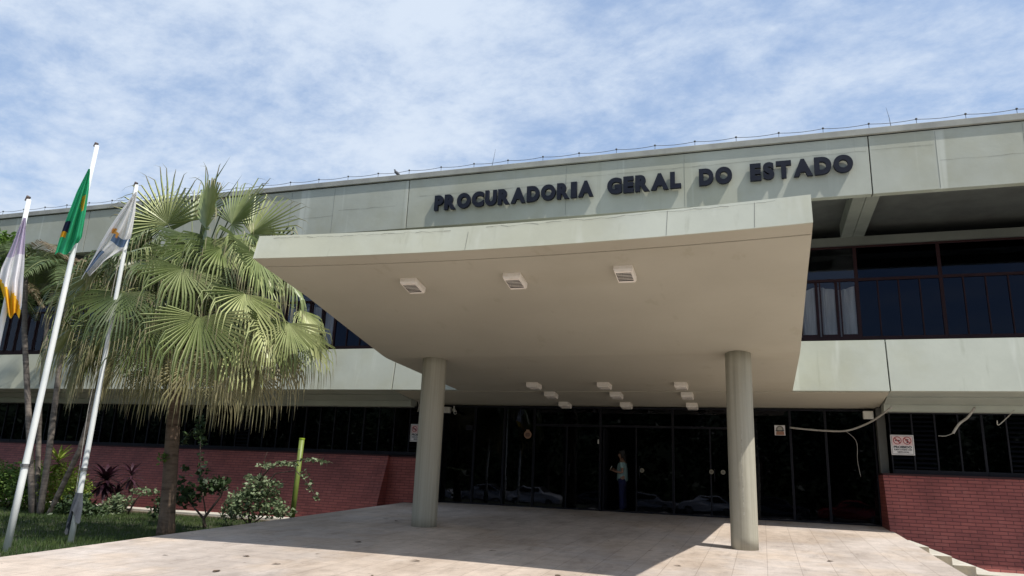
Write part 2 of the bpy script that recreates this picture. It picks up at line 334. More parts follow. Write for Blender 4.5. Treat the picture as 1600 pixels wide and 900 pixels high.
# roof slab, eave, beams
b = MB(); b.box(J[0], J[-1], 19.1, 30, 9.3, 9.5); part(b, 'roof', M['eave'])
for x in J:
    for dxx in (-.43, -.115):
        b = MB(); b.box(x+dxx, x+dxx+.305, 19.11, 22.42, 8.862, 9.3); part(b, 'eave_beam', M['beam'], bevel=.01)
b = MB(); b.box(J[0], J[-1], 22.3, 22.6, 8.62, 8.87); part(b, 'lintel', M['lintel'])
b = MB(); b.box(J[0], J[-1], 19.2, 19.9, 9.12, 9.3); part(b, 'edge_beam', M['eave'])
# balcony slab and spandrel
b = MB(); b.box(J[0], J[-1], 19.05, 22.7, 4.75, 5.12); part(b, 'floor_slab', M['greysoffit'])
b = MB(); b.box(J[0], J[-1], 22.42, 22.62, 5.12, 5.84); part(b, 'spandrel_wall', M['fascia'])
# side wall ends, back, interiors
b = MB(); b.box(J[0]-.2, J[0], 19.1, 30, 0, 9.5); b.box(J[-1], J[-1]+.2, 19.1, 30, 0, 9.5); b.box(J[0], J[-1], 29.8, 30, 0, 9.5); part(b, 'outer_wall', M['fascia'])
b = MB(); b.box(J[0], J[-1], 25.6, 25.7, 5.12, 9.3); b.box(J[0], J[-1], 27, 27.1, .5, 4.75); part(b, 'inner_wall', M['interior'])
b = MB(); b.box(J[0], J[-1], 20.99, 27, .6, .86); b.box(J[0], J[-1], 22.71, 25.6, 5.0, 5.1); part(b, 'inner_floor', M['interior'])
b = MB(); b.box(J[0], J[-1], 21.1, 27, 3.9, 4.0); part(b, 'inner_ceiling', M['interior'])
# underside of side bays (stepped) and of the portal
for a, c in ((J[0], -10.0), (2.88, J[-1])):
    b = MB()
    b.prism([(19.05, 3.975), (19.05, 4.7), (19.55, 4.7), (19.55, 3.93)], a, c); b.prism([(19.58, 3.90), (19.58, 4.7), (20.1, 4.7), (20.1, 3.80)], a, c)
    b.prism([(20.13, 3.78), (20.13, 4.7), (20.6, 4.7), (20.6, 3.62), (20.2, 3.64)], a, c)
    part(b, 'soffit', M['greysoffit'])
b = MB(); b.prism([(19.045, 3.955), (19.045, 4.7), (21.3, 4.7), (21.3, 3.75)], -9.98, 2.86); part(b, 'portal_soffit', M['soffit'])
# upper windows: 2.14 m modules
def window(x0, x1, y, z0, z1, nd, transom=None, fm='frame', gm='bluefilm', name='window', thick=.07, curtain=None, upper_div=False, louvre=()):
    f = MB(); t2 = .035
    o = empty(name, (x0, y, z0)); o.parent = B; o.location = (x0-B.location.x, y-B.location.y, z0-B.location.z)
    wd, hg = x1-x0, z1-z0
    f.box(0, thick/2, -.04, .06, 0, hg); f.box(wd-thick/2, wd, -.04, .06, 0, hg); f.box(thick/2, wd-thick/2, -.05, .06, 0, .10); f.box(thick/2, wd-thick/2, -.04, .06, hg-.06, hg)
    top = hg-.06
    if transom: f.box(thick/2, wd-thick/2, -.045, .06, transom, transom+.08); top = transom
    st_ = wd/nd
    for k in range(1, nd):
        f.box(k*st_-t2/2, k*st_+t2/2, -.035, .05, .10, top)
    if curtain: 
        for k in range(nd): f.box(k*st_+.06, k*st_+.10, -.02, .04, .1, top); f.box((k+1)*st_-.06, (k+1)*st_-.02, -.02, .04, .1, top); f.box(k*st_+.1, (k+1)*st_-.06, -.02, .04, .1, .17)
    f.build('window_frame', M[fm], o, bevel=.004)
    p = MB(); p.box(.02, wd-.02, .0, .008, .05, hg-.03); p.build('pane', M[gm], o)
    for k in louvre:
        lv = MB()
        for q in range(int((top-.1)/.11)):
            z = .13+q*.11; lv.prism([(-.03, z), (-.03, z+.008), (.0-.002, z+.05), (.0-.002, z+.042)], k*st_+t2, (k+1)*st_-t2)
        lv.build('louvre', M['louvre'], o)
    if curtain == 'cloth':
        c = MB(); n = 90; yy = .10
        for k in range(n):
            u0, u1 = k/n, (k+1)/n
            def P(u, z): return (.06+u*(wd-.12), yy+.045*math.sin(u*70+math.sin(u*23)*2)+.02*math.sin(u*31+z), z)
            c.quad(P(u0, .12), P(u1, .12), P(u1, top-.12-.1*(math.sin(u1*6)**2)), P(u0, top-.12-.1*(math.sin(u0*6)**2)))
        c.build('curtain', M['curtain'], o, smooth=True)
    if curtain == 'blind':
        c = MB(); n = int(wd/.17)
        for k in range(n):
            if (k*7+int(x0*3)) % 5 == 0: continue
            x = .08+k*.165; c.quad((x, .2, .05), (x+.10, .25, .05), (x+.10, .25, top-.1), (x, .2, top-.1))
        c.build('blind', M['blind'], o)
    return o
x = 2.77
k0 = -17
for k in range(k0, 7):
    xa = 2.77+2.14*k
    cur = None; gm = 'bluefilm'
    if k in (-1, -9): cur = 'cloth'; gm = 'clearglass'
    if k in (-14, -15, -16, -13): cur = 'blind'; gm = 'clearglass'
    ov = window(xa, xa+2.14, 22.42, 5.84, 8.62, 4, transom=1.72, gm=gm, curtain=cur, thick=.09)
# ground-floor side windows above the brick
for k in range(0, 6):
    window(3.0+2.0*k, 5.0+2.0*k, 20.42, 2.16, 3.66, 4, fm='darkframe', gm='glass', thick=.05, louvre={0: (0, 1), 1: (1,), 2: (0, 3)}.get(k, (2,)))
for k in range(0, 12):
    xa = -9.6-2.1*(k+1)
    window(xa, xa+2.1, 20.48, 2.2, 3.66, 4, fm='darkframe', gm='glass', thick=.05, louvre=(3,) if k % 3 == 0 else ())
# entrance glazing
GL = 21.0
def storefront(x0, x1, door=None, handle_side=1, open_gap=None):
    zb = fz(21)-.02; o = empty('glazed_door' if door else 'glass_panel', (x0, GL, zb)); o.parent = B; o.location = (x0-B.location.x, 0, zb)
    wd, hg = x1-x0, 3.75-zb; f = MB()
    f.box(0, .03, -.05, .06, 0, hg); f.box(wd-.03, wd, -.05, .06, 0, hg); f.box(.03, wd-.03, -.04, .05, 0, .06); f.box(.03, wd-.03, -.04, .05, hg-.05, hg)
    if door: f.box(.03, wd-.03, -.045, .055, 2.32, 2.38); f.box(wd/2-.02, wd/2+.02, -.03, .04, .06, 2.32)
    f.build('window_frame', M['darkframe'], o, bevel=.004)
    if open_gap:
        p = MB(); p.box(.03, wd-.03, 0, .008, 2.35, hg-.03); p.box(wd/2, wd-.03, 0, .008, .05, 2.33); p.build('pane', M['glass'], o)
        d = MB(); d.box(0, .035, 0, .9, .05, 2.3); dd = d.build('door_leaf', M['darkframe'], o); dd.location = (.06, .06, 0)
    else:
        p = MB(); p.box(.03, wd-.03, 0, .008, .03, hg-.03); p.build('pane', M['glass'], o)
    if door:
        hb = MB(); hx = wd/2+.10*handle_side; hb.tube([(hx, -.02, .95), (hx, -.07, .95), (hx, -.07, 1.25), (hx, -.02, 1.25)], .012, 6); hb.build('handle', M['darkframe'], o)
    return o
M['steel'] = mat('steel', (.3, .3, .3), .45, metal=1)
xs = [-9.26, -8.2, -7.26, -6.33, -4.36, -2.33, -.35, .72, 1.58, 2.74]
for k, (a, c) in enumerate(zip(xs[:-1], xs[1:])):
    storefront(a, c, door=k in (3, 4, 5), handle_side=1 if k != 4 else 1, open_gap=(k == 4))
# portal side returns and pilasters
b = MB(); b.box(-9.47, -9.27, 20.5, 21.1, 0, 3.78); part(b, 'portal_pilaster', M['greysoffit'])
b = MB(); b.box(2.78, 2.97, 20.75, 21.1, .5, 3.78); part(b, 'portal_pilaster', M['eave'])  # dark eave colour here puts the shade on this pilaster into its paint
# ------------------------------------------------------------------ the canopy
CX0, CX1 = -7.88, .74; CM = (CX0+CX1)/2; CH = (CX1-CX0)/2
C = empty('entrance_canopy', (CM, 14.6, fz(14.6)), 'wide flared concrete entrance canopy on two round columns, pale edge over taupe soffit', 'canopy')
def yf(x): return 9.66 + .26*(1-((x-CM)/CH)**2)
NX = 28; XS = [CX0+(CX1-CX0)*k/NX for k in range(NX+1)]
TOP = 5.44; BOT = 5.02
b = MB()
for a, c in zip(XS[:-1], XS[1:]):
    b.quad((a, yf(a), BOT), (c, yf(c), BOT), (c, yf(c)+.09, TOP), (a, yf(a)+.09, TOP))
    b.quad((a, yf(a)+.09, TOP), (c, yf(c)+.09, TOP), (c, 19.0, TOP-.2), (a, 19.0, TOP-.2))
    b.quad((a, yf(a), BOT), (a, yf(a)+.03, BOT), (c, yf(c)+.03, BOT), (c, yf(c), BOT))
local(b, C); fc = b.build('fascia', M['canopyface'], C)
for xq, z0_, z1_ in ((-4.2, BOT+.01, TOP-.1), (-1.15, BOT+.01, TOP-.02), (.02, BOT+.01, TOP-.03)):
    q = MB(); g_ = lambda z: yf(xq)+.09*(z-BOT)/(TOP-BOT)-.004
    q.quad((xq, g_(z0_), z0_), (xq+.007, g_(z0_), z0_), (xq+.02, g_(z1_), z1_), (xq+.013, g_(z1_), z1_)); local(q, C); q.build('render_crack', M['crackm'], C)
for xa_, xb_, zq in ((-7.6, -4.4, TOP-.06), (-3.9, .3, TOP-.045)):
    q = MB(); n_ = int((xb_-xa_)/.12); rn = random.Random(int(xa_*7)); zz = zq
    for k in range(n_):
        x0_, x1_ = xa_+.12*k, xa_+.12*(k+1); z2 = zq+rn.uniform(-.014, .014); w_ = rn.uniform(.002, .009); yy = min(yf(x0_), yf(x1_))+.09*(zz-BOT)/(TOP-BOT)-.006
        q.quad((x0_, yy, zz), (x1_, yy, z2), (x1_, yy, z2+w_), (x0_, yy, zz+w_)); zz = z2
    local(q, C); q.build('render_crack', M['crackm'], C)
def sz(t, x):                                              # soffit profile (offset from front, z)
    return t
b = MB()
def srow(x):
    y0 = yf(x)
    return [(y0+.03, BOT), (y0+.30, BOT-.055), (y0+.30, BOT-.03), (y0+.325, BOT-.03), (y0+.325, BOT-.06), (11.3, 4.765), (13.0, 4.43), (14.3, 4.18), (14.5, 4.15), (14.8, 4.132), (16.5, 4.055), (18.84, 3.945)]
for a, c in zip(XS[:-1], XS[1:]):
    ra, rc = srow(a), srow(c)
    for p, q, r, s_ in zip(ra[:-1], ra[1:], rc[1:], rc[:-1]): b.quad((a, *p), (a, *q), (c, *r), (c, *s_))
for x in (CX0, CX1):
    rr = srow(x)
    for p, q in zip(rr[:-1], rr[1:]):
        if abs(p[0]-q[0]) < 1e-6: continue
        t0 = TOP-.2*(p[0]-9.7)/9.3; t1 = TOP-.2*(q[0]-9.7)/9.3
        if p is rr[0]: b.quad((x, p[0]-.03, BOT), (x, q[0], q[1]), (x, q[0], TOP), (x, p[0]+.06, TOP), 1); continue
        b.quad((x, p[0], p[1]), (x, q[0], q[1]), (x, q[0], t1), (x, p[0], t0), 1)
local(b, C); b.build('soffit', [M['soffit'], M['canopyface']], C)
def column(x, y, ztop, r=.24):
    b = MB(); n = 14; zb = fz(y)-.05
    b.tube([(x, y, zb+(ztop-zb)*k/n) for k in range(n+1)], r, 40); local(b, C); o = b.build('column', M['column'], C, smooth=True); return o
c1 = column(-6.80, 14.75, 4.22, .265); c2 = column(-.37, 14.55, 4.22)
c2['label'] = 'right round column with peeling cracked paint'
b = MB(); rc_ = random.Random(2); z = 1.2; xx = .02                     # peeled line of render on the right column
for k in range(26):
    z2 = z+.055; w_ = .012+.022*rc_.random(); a0 = -1.55+xx; xx += (rc_.random()-.5)*.06; a1 = -1.55+xx
    f_ = lambda a, zz: (-.37+.2425*math.cos(a), 14.55+.2425*math.sin(a), zz)
    b.quad(f_(a0-w_, z), f_(a0+w_, z), f_(a1+w_, z2), f_(a1-w_, z2)); z = z2
local(b, C); b.build('peeled_render', mat('peeled', (.52, .50, .42), .9, (.3, .29, .24), 20), C)
# ------------------------------------------------------------------ soffit lamps
def make_lamp():
    o = empty('ceiling_light', (0, 0, 0)); b = MB(); W_, D_, T_ = .145, .21, .12
    # shallow tray, chamfered, open face downwards
    def ring(w1, d1, z): return [(-w1, -d1, z), (w1, -d1, z), (w1, d1, z), (-w1, d1, z)]
    rs = [ring(W_, D_, 0), ring(W_, D_, -T_*.7), ring(W_*.9, D_*.93, -T_), ring(W_*.80, D_*.66, -T_), ring(W_*.80, D_*.66, -T_*.6)]
    for r in rs: b.v += r
    for k in range(4):
        for j in range(4): b.f.append((k*4+j, k*4+(j+1) % 4, k*4+4+(j+1) % 4, k*4+4+j)); b.m.append(1 if k == 3 else 0)
    b.f.append((16, 17, 18, 19)); b.m.append(1); b.build('housing', [M['lamp'], M['black']], o)
    g = MB()
    for k in range(5):
        y = -D_*.48+k*D_*.24; g.box(-W_*.78, W_*.78, y-.006, y+.006, -T_*.99, -T_*.93)
    g.build('louvre', M['lamp'], o); return o
proto = make_lamp()
front = [(-5.55, 10.95, 'left'), (-3.71, 10.95, 'middle'), (-1.90, 10.88, 'right')]
def soff_z(y): return 4.775+(11.3-y)*.2 if y < 14.4 else 4.135-(y-14.75)*.045
lampn = 0
desc = ['leftmost', 'middle', 'rightmost']
for j, (x, y, nm) in enumerate(front):
    o = proto if lampn == 0 else copy_tree(proto); lampn += 1
    o.location = (x, y, soff_z(y)); o.rotation_euler = (-math.atan(.2), 0, 0)
    tag(o, ['white louvred light on the front of the canopy soffit, leftmost of the large three', 'white light with broken louvres in the middle of the large front three', 'white louvred light on the canopy front, rightmost of the large three nearest the sign letters'][j], 'ceiling light', 'lights under the canopy')
for r, (y, rn) in enumerate(((17.75, 'front'), (19.25, 'second'), (20.62, 'last'))):
    for j, x in enumerate((-5.4+.04*r, -3.6+.02*r, -1.76)):
        o = copy_tree(proto); z = soff_z(y) if y < 18.84 else 3.955-(y-19.045)*.091
        o.location = (x, y, z); o.rotation_euler = (-math.atan(.045 if y < 18.84 else .091), 0, 0)
        tag(o, '%s light in the %s row of small soffit lights behind the columns' % (desc[j], ['front', 'middle', 'back'][r]), 'ceiling light', 'lights under the canopy')
# ------------------------------------------------------------------ lettering
deps = None
def glyph(ch, size, off, ext):
    c = bpy.data.curves.new('letter', 'FONT'); c.body = ch; c.size = size; c.offset = off; c.extrude = ext; c.resolution_u = 6
    t = bpy.data.objects.new('letter', c); col.objects.link(t); bpy.context.view_layer.update()
    dg = bpy.context.evaluated_depsgraph_get(); me = bpy.data.meshes.new_from_object(t.evaluated_get(dg))
    bpy.data.objects.remove(t); bpy.data.curves.remove(c); return me
S = empty('wall_sign', (-3.3, 18.825, 9.3), 'PROCURADORIA GERAL DO ESTADO in raised dark navy capitals on the concrete fascia', 'sign')
cache = {}
words = [('PROCURADORIA', -9.03, -4.18), ('GERAL', -3.79, -1.78), ('DO', -1.31, -.46), ('ESTADO', -.01, 2.46)]
for wd, xa, xb in words:
    gs = []
    for ch in wd:
        if ch not in cache: cache[ch] = glyph(ch, .60, .040, .045)
        me = cache[ch]; x_ = [v.co.x for v in me.vertices]; z_ = [v.co.y for v in me.vertices]; gs.append((me, min(x_), max(x_), min(z_), max(z_)))
    ws = [(g[2]-g[1])*(1.5 if wd[i] == 'I' else 1.0) for i, g in enumerate(gs)]; gap = .045
    k_ = (xb-xa-gap*(len(wd)-1))/sum(ws); x = xa
    for i, (me, a, c, z0, z1) in enumerate(gs):
        sx = k_*(1.5 if wd[i] == 'I' else 1.0); szz = .475/(z1-z0)
        o = bpy.data.objects.new('letter', me); col.objects.link(o); o.parent = S
        zb_ = 9.315+(x+9.03)*.0125
        o.rotation_euler = (math.pi/2, 0, 0); o.scale = (sx, szz, 1)
        o.location = (x-a*sx-S.location.x, 0, zb_-z0*szz-S.location.z)
        x += (c-a)*sx+gap
        if not me.materials: me.materials.append(M['letter'])
# ------------------------------------------------------------------ roof wire, rods, pigeon
b_ = empty('roof_cable', (-8, 19.05, 10.62), 'thin lightning protection cable on short stand-offs along the roof edge', 'cable')
b = MB(); pts = []; px_ = [-33.9+1.083*k for k in range(58)]
for k in range(57):
    for q in range(4):
        u = q/4; pts.append((px_[k]+1.083*u, 19.0, 10.80-.035*math.sin(math.pi*u)))
b.tube(pts, .008, 5); local(b, b_).build('cable', M['wire'], b_)
b = MB(); b.tube([(0, 0, 0), (0, 0, .17)], .007, 5); b.ball((0, 0, .19), .030, seg=7); sm = b.v, b.f, b.m
first = None
for x in px_[::1]:
    if x > 9 : break
    if first is None: first = b.build('stand_off', M['wire'], b_); o = first
    else: o = first.copy(); col.objects.link(o)
    o.parent = b_; o.location = (x+8, -.05, 0)
for xr, lab in ((-7.36, 'thin lightning rod above the letter R near the left of the roof sign'), (3.44, 'thin leaning lightning rod on the roof right of the sign lettering')):
    b = MB(); b.tube([(0, 0, 0), (-.03 if xr > 0 else .06, 0, .33), (-.08 if xr > 0 else .1, 0, .62)], [.010, .006, .003], 5); b.box(-.03, .03, -.03, .03, -.0, .05)
    o = b.build('lightning_rod', M['wire'], loc=(xr, 19.05, 10.62)); tag(o, lab, 'lightning rod')
def skin(name, chains, m, parent=None, loc=None, sub=2):   # chains: list of [(pt, r), ...]; later chains may start on an index of earlier verts
    me = bpy.data.meshes.new(name); vs = []; es = []; rr = []
    for ch in chains:
        prev = None
        for it in ch:
            if isinstance(it, int): prev = it; continue
            vs.append(it[0]); rr.append(it[1]); i = len(vs)-1
            if prev is not None: es.append((prev, i))
            prev = i
    me.from_pydata(vs, es, []); o = bpy.data.objects.new(name, me); col.objects.link(o)
    s = o.modifiers.new('s', 'SKIN'); s.use_smooth_shade = True
    for i, v in enumerate(me.skin_vertices[0].data): v.radius = (rr[i], rr[i]) if not isinstance(rr[i], tuple) else rr[i]; v.use_root = (i == 0)
    d = o.modifiers.new('d', 'SUBSURF'); d.levels = sub; d.render_levels = sub
    bpy.context.view_layer.update(); dg = bpy.context.evaluated_depsgraph_get(); m2 = bpy.data.meshes.new_from_object(o.evaluated_get(dg)); o.modifiers.clear(); o.data = m2
    m2.materials.clear(); m2.materials.append(m); o.parent = parent
    if loc: o.location = loc
    return o
pg = empty('pigeon', (-10.49, 18.98, 10.62), 'dark pigeon perched on the roof edge left of the sign', 'pigeon')
skin('body', [[((.0, 0, .13), .055), ((-.05, 0, .17), .045), ((-.07, 0, .215), .026), ((-.075, 0, .25), .030), ((-.115, 0, .245), .007)], [0, ((.06, 0, .09), .042), ((.13, 0, .03), .018)]], mat('pigeon_grey', (.05, .055, .065), .7, (.09, .09, .1), 20), pg)
b = MB(); b.tube([(0, .02, .09), (-.005, .02, 0)], .006, 5); b.tube([(0, -.02, .09), (-.005, -.02, 0)], .006, 5); b.build('leg', mat('pigeon_leg', (.3, .08, .06), .7), pg)
# ------------------------------------------------------------------ flagpoles and flags
def flagpole(x, y, z0, top, r, lab, tx=0, ty=0, halyard=False):
    o = empty('flagpole', (x, y, z0), lab, 'flagpole', 'white flagpoles beside the ramp')
    hgt = top-z0; b = MB(); b.tube([(tx*k/6, ty*k/6, hgt*k/6) for k in range(7)], [r*(1-.35*k/6) for k in range(7)], 14); b.build('pole', M['pole'], o, smooth=True)
    b = MB(); b.tube([(tx-.05, ty, hgt-.02), (tx-.02, ty, hgt+.05), (tx+.01, ty, hgt+.03)], [.03, .035, .02], 8); b.build('pulley', mat('rusty_pulley', (.12, .09, .08), .6), o)
    b = MB(); b.tube([(tx*.2, ty*.2, hgt*.2), (tx*.2, ty*.2, hgt*.2+.05)], r*1.25, 12); b.build('clamp', M['steel'], o)
    if halyard:
        b = MB(); b.tube([(-.05, -.03, .9), (-.10, -.05, hgt*.35), (-.07, -.02, hgt*.7), (tx-.04, ty-.02, hgt-.05)], .005, 5); b.build('halyard', M['cable'], o)
    return o
flagpole(-10.95, 7.95, .1, 5.66, .052, 'white flagpole at the left picture edge carrying the lilac, white and yellow flag')
flagpole(-11.27, 9.03, .1, 7.22, .057, 'tallest white flagpole carrying the limp green flag', 0, .18)
flagpole(-11.62, 10.5, .1, 7.02, .052, 'white flagpole with a dark cloth tied near its foot and white flag', 0, .03, True)
def flag(name, Y, rows, zones, mats, lab, folds=5, amp=.07, seed=1):
    # rows: (px_left, px_right, py_left, py_right) down the cloth; hanging folds deepen away from the hoist
    o_c = at((rows[0][0]+rows[0][1])/2, rows[0][2], Y); nU, nV = 24, (len(rows)-1)*6; b = MB(); rn = random.Random(seed)
    def row(t):
        k = min(int(t*(len(rows)-1)), len(rows)-2); f = t*(len(rows)-1)-k; return [rows[k][i]*(1-f)+rows[k+1][i]*f for i in range(4)]
    ph = rn.random()*6
    for j in range(nV+1):
        r = row(j/nV)
        for i in range(nU+1):
            u = i/nU; v = j/nV
            y = Y - .05 + amp*math.sin(u*folds*math.pi+ph+v*2.2)*(.35+v) + .03*math.sin(u*17+v*9)*v
            sagp = 5*math.sin(u*math.pi*folds*.5+ph)*v
            p = at(r[0]*(1-u)+r[1]*u, r[2]*(1-u)+r[3]*u+sagp, y); b.v.append(tuple(p-o_c))
    for j in range(nV):
        for i in range(nU):
            a = j*(nU+1)+i; b.f.append((a, a+1, a+nU+2, a+nU+1)); b.m.append(zones((i+.5)/nU, (j+.5)/nV))
    o = b.build(name, mats, smooth=True, loc=tuple(o_c)); s = o.modifiers.new('s', 'SUBSURF'); s.levels = 1; s.render_levels = 1
    return tag(o, lab, 'flag', 'flags on the three poles')
def cloth(n, c): return mat(n, c, .85, tuple(x*.9 for x in c), 3, trans=.45)
flag('flag', 7.95, [(36, 41, 340, 340), (18, 39, 385, 378), (2, 38, 420, 415), (-2, 36, 440, 442), (5, 34, 464, 474), (12, 30, 492, 494)],
     lambda u, v: 0 if v < .30 else (1 if v < (.55+.32*u) else 2), [cloth('lilac_cloth', (.68, .60, .74)), cloth('white_cloth', (.95, .93, .94)), cloth('yellow_cloth', (.95, .60, .03))],
     'limp lilac, white and yellow flag at the left picture edge', seed=2)
flag('flag', 9.12, [(138, 141, 264, 264), (120, 139, 300, 298), (103, 134, 345, 335), (95, 128, 368, 374), (85, 122, 402, 384)],
     lambda u, v: 1 if (.28 < v < .45 and .58 < u < .85 and (v-.28) < (u-.5)*.8) else (2 if (.56 < v < .72 and u < .28) else (1 if (.72 <= v < .80 and u < .25) else 0)), [cloth('green_cloth', (.04, .50, .24)), cloth('gold_cloth', (.78, .42, .02)), cloth('navy_cloth', (.02, .03, .08))],
     'limp green flag with folds showing yellow and blue on the tallest pole', seed=5)
flag('flag', 10.53, [(211, 214, 300, 300), (191, 211, 325, 335), (170, 206, 355, 368), (156, 199, 378, 392), (146, 170, 398, 406), (126, 147, 432, 424)],
     lambda u, v: 2 if (.36 < v-u*.15 < .42 and .15 < u < .5) else (1 if (.47 < v < .57 and u > .35) or (v > .74 and .2 < u < .45) else 0), [cloth('white_cloth2', (.92, .90, .88)), cloth('blue_cloth', (.16, .24, .38)), cloth('orange_cloth', (.80, .38, .08))],
     'limp white flag with a blue band and orange mark beside the big fan palm', seed=3, folds=6)
# dark cloth tied to pole foot
b = MB(); ctr = Vector((-11.62, 10.5, .0)); nU, nV = 20, 12
for j in range(nV+1):
    v = j/nV
    for i in range(nU+1):
        u = i/nU; a = -math.pi*.5-1.9+3.8*u; r = .062+.035*v+.022*math.sin(u*19+v*3)*(.3+v); z = 1.10-v*(.46+.16*math.sin(u*9)+.1*math.sin(u*4+1)); b.v.append((r*math.cos(a), r*math.sin(a), z))
for j in range(nV):
    for i in range(nU): a = j*(nU+1)+i; b.f.append((a, a+1, a+nU+2, a+nU+1)); b.m.append(0)
cl = b.build('tied_cloth', mat('slate_cloth', (.045, .052, .068), .9, (.075, .085, .10), 9), smooth=True, loc=tuple(ctr)); tag(cl, 'crumpled slate grey cloth tied around the foot of a flagpole', 'cloth')
rn = random.Random(14); b = MB(); b.quad((-.05, -.018, .004), (.0, -.03, .012), (.0, .028, .01), (-.04, .02, .004)); b.quad((.0, -.03, .012), (.06, -.006, .006), (.055, .012, .008), (.0, .028, .01))
lf = b.build('fallen_leaf', mat('dry_leaf', (.10, .065, .04), .9, (.06, .04, .028), 9))
for k in range(38):
    o = lf if k == 0 else lf.copy()
    if k: col.objects.link(o)
    y = 6.5+13*rn.random()**1.2; x = rn.uniform(-9.5, 2.5); sc_ = rn.uniform(.6, 1.5)
    o.location = (x, y, fz(y)+.002); o.rotation_euler = (math.atan(SL), 0, rn.random()*6.28); o.scale = (sc_, sc_, sc_)
    tag(o, 'small dry brown leaf lying on the paved ramp', 'leaf', 'dry leaves scattered on the paving')
# ------------------------------------------------------------------ signs, stickers, small wall things
def text_mesh(txt, size, off=.0):
    me = glyph(txt, size, off, .0); return me
def add_text(txt, parent, x, y, z, width, height, m, off=.01):
    me = text_mesh(txt, 1, off); xs_ = [v.co.x for v in me.vertices]; ys_ = [v.co.y for v in me.vertices]
    a, c, d, e = min(xs_), max(xs_), min(ys_), max(ys_); sx, sy = width/(c-a), height/(e-d)
    o = bpy.data.objects.new('lettering', me); col.objects.link(o); me.materials.append(m); o.parent = parent; o.rotation_euler = (math.pi/2, 0, 0); o.scale = (sx, sy, 1); o.location = (x-a*sx, y, z-d*sy); return o
M['signwhite'] = mat('sign_white', (.72, .68, .66), .5, (.62, .58, .56), 8); M['signred'] = mat('sign_red', (.30, .03, .03), .5); M['ink'] = mat('ink', (.02, .02, .022), .6)
M['pinkish'] = mat('faded_pink_sign', (.66, .48, .46), .5, (.6, .42, .4), 8)
def prohib(x, z, y, wd, hg, lab):
    o = empty('notice_sign', (x, y, z), lab, 'sign', 'prohibition notices beside the entrance')
    b = MB(); b.box(0, wd, 0, .02, 0, hg); b.build('board', M['signwhite'], o, bevel=.004)
    b = MB(); b.box(.035, wd-.035, -.004, -.001, hg*.48, hg-.035); b.build('upper_field', M['pinkish'], o)
    b = MB(); t_ = .008
    for (a0, a1, c0, c1) in ((.02, wd-.02, .02, .02+t_), (.02, wd-.02, hg-.02-t_, hg-.02), (.02, .02+t_, .02+t_, hg-.02-t_), (wd-.02-t_, wd-.02, .02+t_, hg-.02-t_)): b.box(a0, a1, -.0035, -.001, c0, c1)
    b.build('border', M['ink'], o)
    for q, cx_ in enumerate((wd*.29, wd*.71)):
        b = MB(); cz = hg*.72; r1, r0 = wd*.185, wd*.15; n = 28
        for k in range(n):
            a0, a1 = 2*math.pi*k/n, 2*math.pi*(k+1)/n
            b.quad((cx_+r0*math.cos(a0), -.008, cz+r0*math.sin(a0)), (cx_+r1*math.cos(a0), -.008, cz+r1*math.sin(a0)), (cx_+r1*math.cos(a1), -.008, cz+r1*math.sin(a1)), (cx_+r0*math.cos(a1), -.008, cz+r0*math.sin(a1)))
        d = r0*.72; e = .009; b.quad((cx_-d-e, -.008, cz+d-e), (cx_-d+e, -.008, cz+d+e), (cx_+d+e, -.008, cz-d+e), (cx_+d-e, -.008, cz-d-e)); b.build('prohibition_ring', M['signred'], o)
        b = MB()
        if q == 0:
            b.quad((cx_-r0*.7, -.006, cz-.012), (cx_+r0*.75, -.006, cz-.012), (cx_+r0*.75, -.006, cz+.012), (cx_-r0*.7, -.006, cz+.012)); b.quad((cx_+r0*.35, -.006, cz-.05), (cx_+r0*.5, -.006, cz-.05), (cx_+r0*.62, -.006, cz-.012), (cx_+r0*.3, -.006, cz-.012))
        else:
            b.quad((cx_-.016, -.006, cz-r0*.75), (cx_+.022, -.006, cz-r0*.75), (cx_+.016, -.006, cz+r0*.3), (cx_-.01, -.006, cz+r0*.3)); b.quad((cx_-.045, -.006, cz+.005), (cx_-.03, -.006, cz-.005), (cx_+.05, -.006, cz+r0*.3), (cx_-.02, -.006, cz+r0*.55))
        b.build('pictogram', M['ink'], o)
    add_text('PROIBIDO', o, wd*.11, -.004, hg*.335, wd*.78, hg*.125, M['ink'], .05)
    add_text('FUMAR E PASSAR COM', o, wd*.12, -.004, hg*.225, wd*.76, hg*.08, M['ink'], .04)
    add_text('NESTE LOCAL', o, wd*.26, -.004, hg*.105, wd*.50, hg*.08, M['ink'], .04)
    return o
sg = prohib(2.99, 2.60, 20.33, .51, .48, 'white PROIBIDO notice with two red rings on the windows right of the entrance'); sg.rotation_euler = (0, 0, 0)
prohib(-10.02, 2.6, 20.33, .47, .52, 'white PROIBIDO notice half hidden behind the left column')
